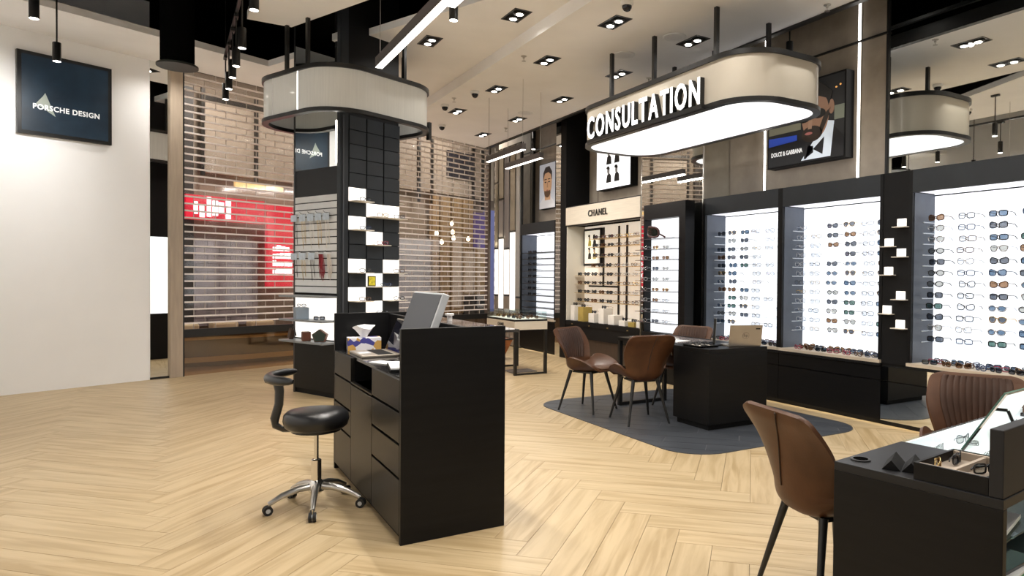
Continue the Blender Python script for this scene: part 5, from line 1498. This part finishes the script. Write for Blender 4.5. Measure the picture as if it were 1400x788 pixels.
# things on the open shelf of that desk
MAG = mat('green_magazine_cover', (0.05, 0.22, 0.08), 0.3, vary=0.5, scale=18)
def on_shelf(name, x, y, z, sx, sy, sz, m, lab, cat, rz=0.0):
    o = tag(MB().box(-sx / 2, -sy / 2, 0, sx / 2, sy / 2, sz).build(name, m, bevel=0.001), lab, cat)
    o.location = (*FD(x, y), z); o.rotation_euler = (0, 0, DA + rz)
on_shelf('magazine', 0.24, -0.42, 0.441, 0.30, 0.21, 0.012, MAG, 'green covered magazine on the open shelf of the fitting desk', 'magazine')
on_shelf('white_booklet', 0.25, -0.42, 0.454, 0.26, 0.20, 0.010, PAPER, 'white booklet lying on the green magazine under the desk', 'booklet', 0.06)
on_shelf('tablet', 0.27, -0.42, 0.465, 0.24, 0.17, 0.012, SCREENM, 'dark tablet lying on the white booklet under the fitting desk', 'tablet', -0.05)
on_shelf('glass_shelf', 0.87, -0.42, 0.60, 1.66, 0.22, 0.006, clear('green_tint_glass', (0.75, 0.9, 0.84), 0.12), 'green-edged glass shelf inside the fitting desk', 'shelf')
on_shelf('paper_pad', 0.22, -0.42, 0.607, 0.22, 0.16, 0.014, PAPER, 'white paper pad on the glass shelf of the fitting desk', 'paper pad', 0.15)

# ================================================================== CREAM DISPLAY TABLE near the shutter
ct = root('display_table', 'cream and black glass-topped display table with small lettering by the shutter', 'table', (4.39, 9.23, 0))
tx0, tx1, ty0, ty1 = 4.14, 4.66, 8.75, 9.74
MB().box(tx0, ty0, 0.645, tx1, ty1, 0.765).build('apron', CREAM, ct)
MB().box(tx0, ty0, 0.765, tx1, ty1, 0.79).build('top_edge', BLACKM, ct)
MB().box(tx0 + 0.02, ty0 + 0.02, 0.79, tx1 - 0.02, ty1 - 0.02, 0.794).build('lining', WHITEB, ct)
gl = MB(); gl.box(tx0 + 0.005, ty0 + 0.005, 0.79, tx1 - 0.005, ty0 + 0.011, 0.895); gl.box(tx0 + 0.005, ty1 - 0.011, 0.79, tx1 - 0.005, ty1 - 0.005, 0.895)
gl.box(tx0 + 0.005, ty0 + 0.011, 0.79, tx0 + 0.011, ty1 - 0.011, 0.895); gl.box(tx1 - 0.011, ty0 + 0.011, 0.79, tx1 - 0.005, ty1 - 0.011, 0.895); gl.box(tx0 + 0.005, ty0 + 0.005, 0.895, tx1 - 0.005, ty1 - 0.005, 0.901)
gl.build('glass_case', GLASS, ct)
for x in (tx0 + 0.02, tx1 - 0.02):
    for y in (ty0 + 0.02, ty1 - 0.02):
        MB().box(x - 0.02, y - 0.02, 0, x + 0.02, y + 0.02, 0.645).build('leg', BLACKM, ct)
for y in (ty0 + 0.02, ty1 - 0.02):
    MB().box(tx0 + 0.04, y - 0.012, 0, tx1 - 0.04, y + 0.012, 0.025).build('foot_bar', BLACKM, ct)
for g_ in glyph_row('CHANEL', 0.06, 0.004, 0.0008, 0.22, 0.045, 0.36):
    on_wall(g_, tx0 - 0.003, 9.33, 0.685).build('letter', BLACKM, ct)
for i in range(3):
    for j in range(5):
        f, l, kk = rg.choice([('black', 'grey', 'square'), ('tortoise', 'brown', 'cat'), ('gold', 'brown', 'round')])
        eyewear(tx0 + 0.12 + i * 0.14, ty0 + 0.13 + j * 0.18, 0.794, FACE_L + rg.uniform(-0.2, 0.2), f, l, kk, 0.0036, True, False, f'{f} sunglasses in the cream display table, {("row by the lettering", "middle row", "row by the wall cabinets")[i]}, {NTH[4 - j]} from the shutter', 'eyewear in the cream display table', scale=1.0)
rr_ = tag(MB().box(-0.20, -0.16, 0, 0.20, 0.16, 0.012).build('floor_mat', mat('grey_mat', (0.2, 0.18, 0.17), 0.9, vary=0.1)), 'small grey mat on the floor under the cream display table', 'mat')
rr_.location = (4.42, 9.15, 0)

# ================================================================== EYEWEAR AND SMALL THINGS ON THE COLUMN
for i, (u, n, z, c, r_) in enumerate(COLSHELF):
    x, y = W(u + (0.075 if (c, r_) == (1, 6) else 0.025), n - 0.02)
    f, l, kk = [('black', 'clear', 'round'), ('tortoise', 'clear', 'square'), ('black', 'clear', 'square'), ('blue', 'clear', 'round')][(i * 3 + c) % 4]
    if (c, r_) == (1, 1): f, l, kk = 'gold', 'clear', 'square'
    if (c, r_) == (1, 3): f, l, kk = 'red', 'clear', 'square'
    eyewear(x, y, z, PHI + R(-20), f, l, kk, 0.0034, False, True, f'{f} framed glasses on a lit column shelf, {NTH[c]} column from the slatwall, {NTH[r_]} tile row', 'glasses on the column shelves', scale=1.05)
for i, z in enumerate((2.29, 1.94, 1.70, 1.42, 1.12)):
    x, y = W(CU1 + 0.07, 6.84)
    eyewear(x, y, z, PHI + R(80), 'black', 'grey', 'square', 0.0032, False, False, f'black sunglasses on {ORD[i]} shelf at the column side facing the shutter', 'sunglasses on the column side', scale=1.05)
x, y = W(5.085, CN0 - 0.02)
cd_ = root('brand_card', 'small yellow and black card standing in a lit tile of the column', 'card', (x, y, COLSHELF[6][2]))
cd_.rotation_euler = (0, 0, PHI)
ORG[cd_.name] = (0, 0, 0)
MB().box(-0.055, -0.005, 0.004, 0.055, 0.005, 0.125).build('frame', BLACKM, cd_)
MB().box(-0.045, -0.007, 0.014, 0.045, -0.004, 0.115).build('face', mat('yellow_card', (0.75, 0.62, 0.03), 0.5, vary=0.4, scale=30), cd_)
cd_.location = (x, y, 2.404 - 0.1624 * 7 + 0.003)
# slatwall: two rows of carded chains
CARD = mat('pale_blue_card', (0.45, 0.52, 0.60), 0.5, vary=0.12, scale=25)
CORDS = {'black': FR['black'], 'gold': FR['gold'], 'red': mat('red_cord', (0.22, 0.01, 0.02), 0.6, vary=0.3, scale=40), 'white': mat('white_cord', (0.6, 0.55, 0.5), 0.7)}
def chain(n, z, cords, lab, length, card=True, wide=0.06, count=2):
    r = root('glasses_chain', lab, 'glasses chain', (CU0 - 0.006, n, z), True, 'carded glasses chains on the slatwall')
    MB().tube([(CU0 - 0.006, n, z), (CU0 - 0.07, n, z), (CU0 - 0.085, n, z + 0.018)], 0.003, 5).build('hook', BLACKM, r)
    if card:
        MB().box(CU0 - 0.055, n - wide, z - 0.085, CU0 - 0.050, n + wide, z - 0.006).build('card', CARD, r)
    for k in range(count):
        off = (k - (count - 1) / 2) * (0.05 if card else 0.014)
        L_ = length * (0.85 + 0.3 * ((k * 7) % 5) / 5)
        MB().tube([(CU0 - 0.05 + 0.004 * k, n + off + 0.012, z - 0.02), (CU0 - 0.03, n + off + 0.010, z - L_ * 0.6), (CU0 - 0.02, n + off, z - L_), (CU0 - 0.03, n + off - 0.010, z - L_ * 0.6), (CU0 - 0.05, n + off - 0.012, z - 0.02)], 0.0032 if not card else 0.0022, 5).build('cord', cords, r)
for i, n in enumerate((7.50, 7.33, 7.17, 7.02, 6.87)):
    chain(n, 2.11, CORDS['black'] if i == 0 else CORDS['gold'] if i % 2 else CORDS['white'], 'pale blue card with thin cords on the upper slatwall row, ' + NTH[i] + ' from the shutter side', 0.42)
for i, n in enumerate((7.50, 7.33, 7.15)):
    chain(n, 1.66, CORDS['black'] if i != 1 else CORDS['gold'], 'pale blue card with thin cords on the lower slatwall row, ' + NTH[i] + ' from the shutter side', 0.34)
chain(6.98, 1.66, CORDS['red'], 'thick bundle of dark red cords hanging on the slatwall', 0.30, False, count=7)
chain(6.83, 1.66, CORDS['white'], 'bundle of pale cords hanging on the slatwall beside red ones', 0.29, False, count=5)
# boxes and leather cases on the column's side shelves
def g2box(name, u, n, z, s, m, lab, cat, rz=0.0, bev=0.003):
    o = MB().box(-s[0] / 2, -s[1] / 2, 0, s[0] / 2, s[1] / 2, s[2]).build(name, m, bevel=bev)
    x, y = W(u, n); o.location = (x, y, z); o.rotation_euler = (0, 0, PHI + rz)
    return tag(o, lab, cat)
g2box('gift_box', CU0 - 0.10, 7.27, 0.89, (0.14, 0.15, 0.135), mat('light_blue_box', (0.27, 0.33, 0.40), 0.5, vary=0.05), 'light blue square box on the middle shelf of the column', 'box', R(-20))
x, y = W(CU0 - 0.10, 7.27)
eyewear(x, y, 1.026, PHI + R(-60), 'black', 'clear', 'round', 0.003, True, True, 'folded black glasses on top of the light blue box', None, scale=0.9)
x, y = W(CU0 - 0.10, 6.92)
eyewear(x, y, 0.89, PHI + R(-50), 'black', 'grey', 'square', 0.004, True, True, 'folded thick black sunglasses on the middle column shelf', None, scale=1.0)
lc = root('leather_case', 'slanted brown leather glasses case with a strap on the lowest column shelf', 'glasses case', (0, 0, 0))
MB().xbox(Matrix.Translation((0, 0, 0.065)) @ Matrix.Rotation(R(28), 4, 'X'), 0.05, 0.07, 0.12).build('body', mat('dark_cocoa_leather', (0.06, 0.03, 0.017), 0.45, vary=0.15), lc, bevel=0.006)
MB().tube([(0, -0.04, 0.12), (0, -0.06, 0.145), (0, -0.09, 0.13), (0, -0.12, 0.08), (0, -0.14, 0.05)], 0.008, 6).build('strap', BLEATH, lc, smooth=60)
x, y = W(CU0 - 0.12, 7.44); lc.location = (x, y, 0.647); lc.rotation_euler = (0, 0, PHI + R(-10))
g2box('leather_box', CU0 - 0.12, 7.14, 0.645, (0.09, 0.12, 0.105), mat('reddish_leather', (0.13, 0.04, 0.018), 0.45, vary=0.12), 'small square reddish brown leather case on the lowest column shelf', 'glasses case', R(-25), 0.008)
pc = root('pentagon_case', 'pentagonal dark green and brown leather case on the lowest column shelf', 'glasses case', (0, 0, 0))
pen = [(-0.055, 0.0), (0.055, 0.0), (0.085, 0.085), (0.0, 0.145), (-0.085, 0.085)]
mbp = MB().xprism(pen, -0.03, 0.03); mbp.build('body', MATS['reddish_leather'], pc, bevel=0.004)
MB().xprism([(p[0] * 0.9, 0.007 + p[1] * 0.9) for p in pen], -0.033, -0.029).build('face', mat('dark_green_leather', (0.02, 0.035, 0.025), 0.5), pc)
x, y = W(CU0 - 0.10, 6.90); pc.location = (x, y, 0.645); pc.rotation_euler = (0, 0, PHI + R(35))
# tapered tan leather basket on the floor behind the cream display table
tn = root('leather_basket', 'tan leather basket narrowing to its foot, standing behind the cream display table', 'basket', (0, 0, 0))
bs = MB(); bs.v = [(-0.13, -0.13, 0), (0.13, -0.13, 0), (0.13, 0.13, 0), (-0.13, 0.13, 0), (-0.27, -0.24, 0.36), (0.27, -0.24, 0.36), (0.27, 0.24, 0.36), (-0.27, 0.24, 0.36)]
for q in ((0, 3, 2, 1), (4, 5, 6, 7), (0, 1, 5, 4), (1, 2, 6, 5), (2, 3, 7, 6), (3, 0, 4, 7)): bs.face(q)
bs.build('body', BROWNL, tn, bevel=0.015)
MB().tube([(-0.27, -0.24, 0.36), (0.27, -0.24, 0.36), (0.27, 0.24, 0.36), (-0.27, 0.24, 0.36)], 0.012, 6, True).build('rim', BLEATH, tn)
tn.location = BASKET
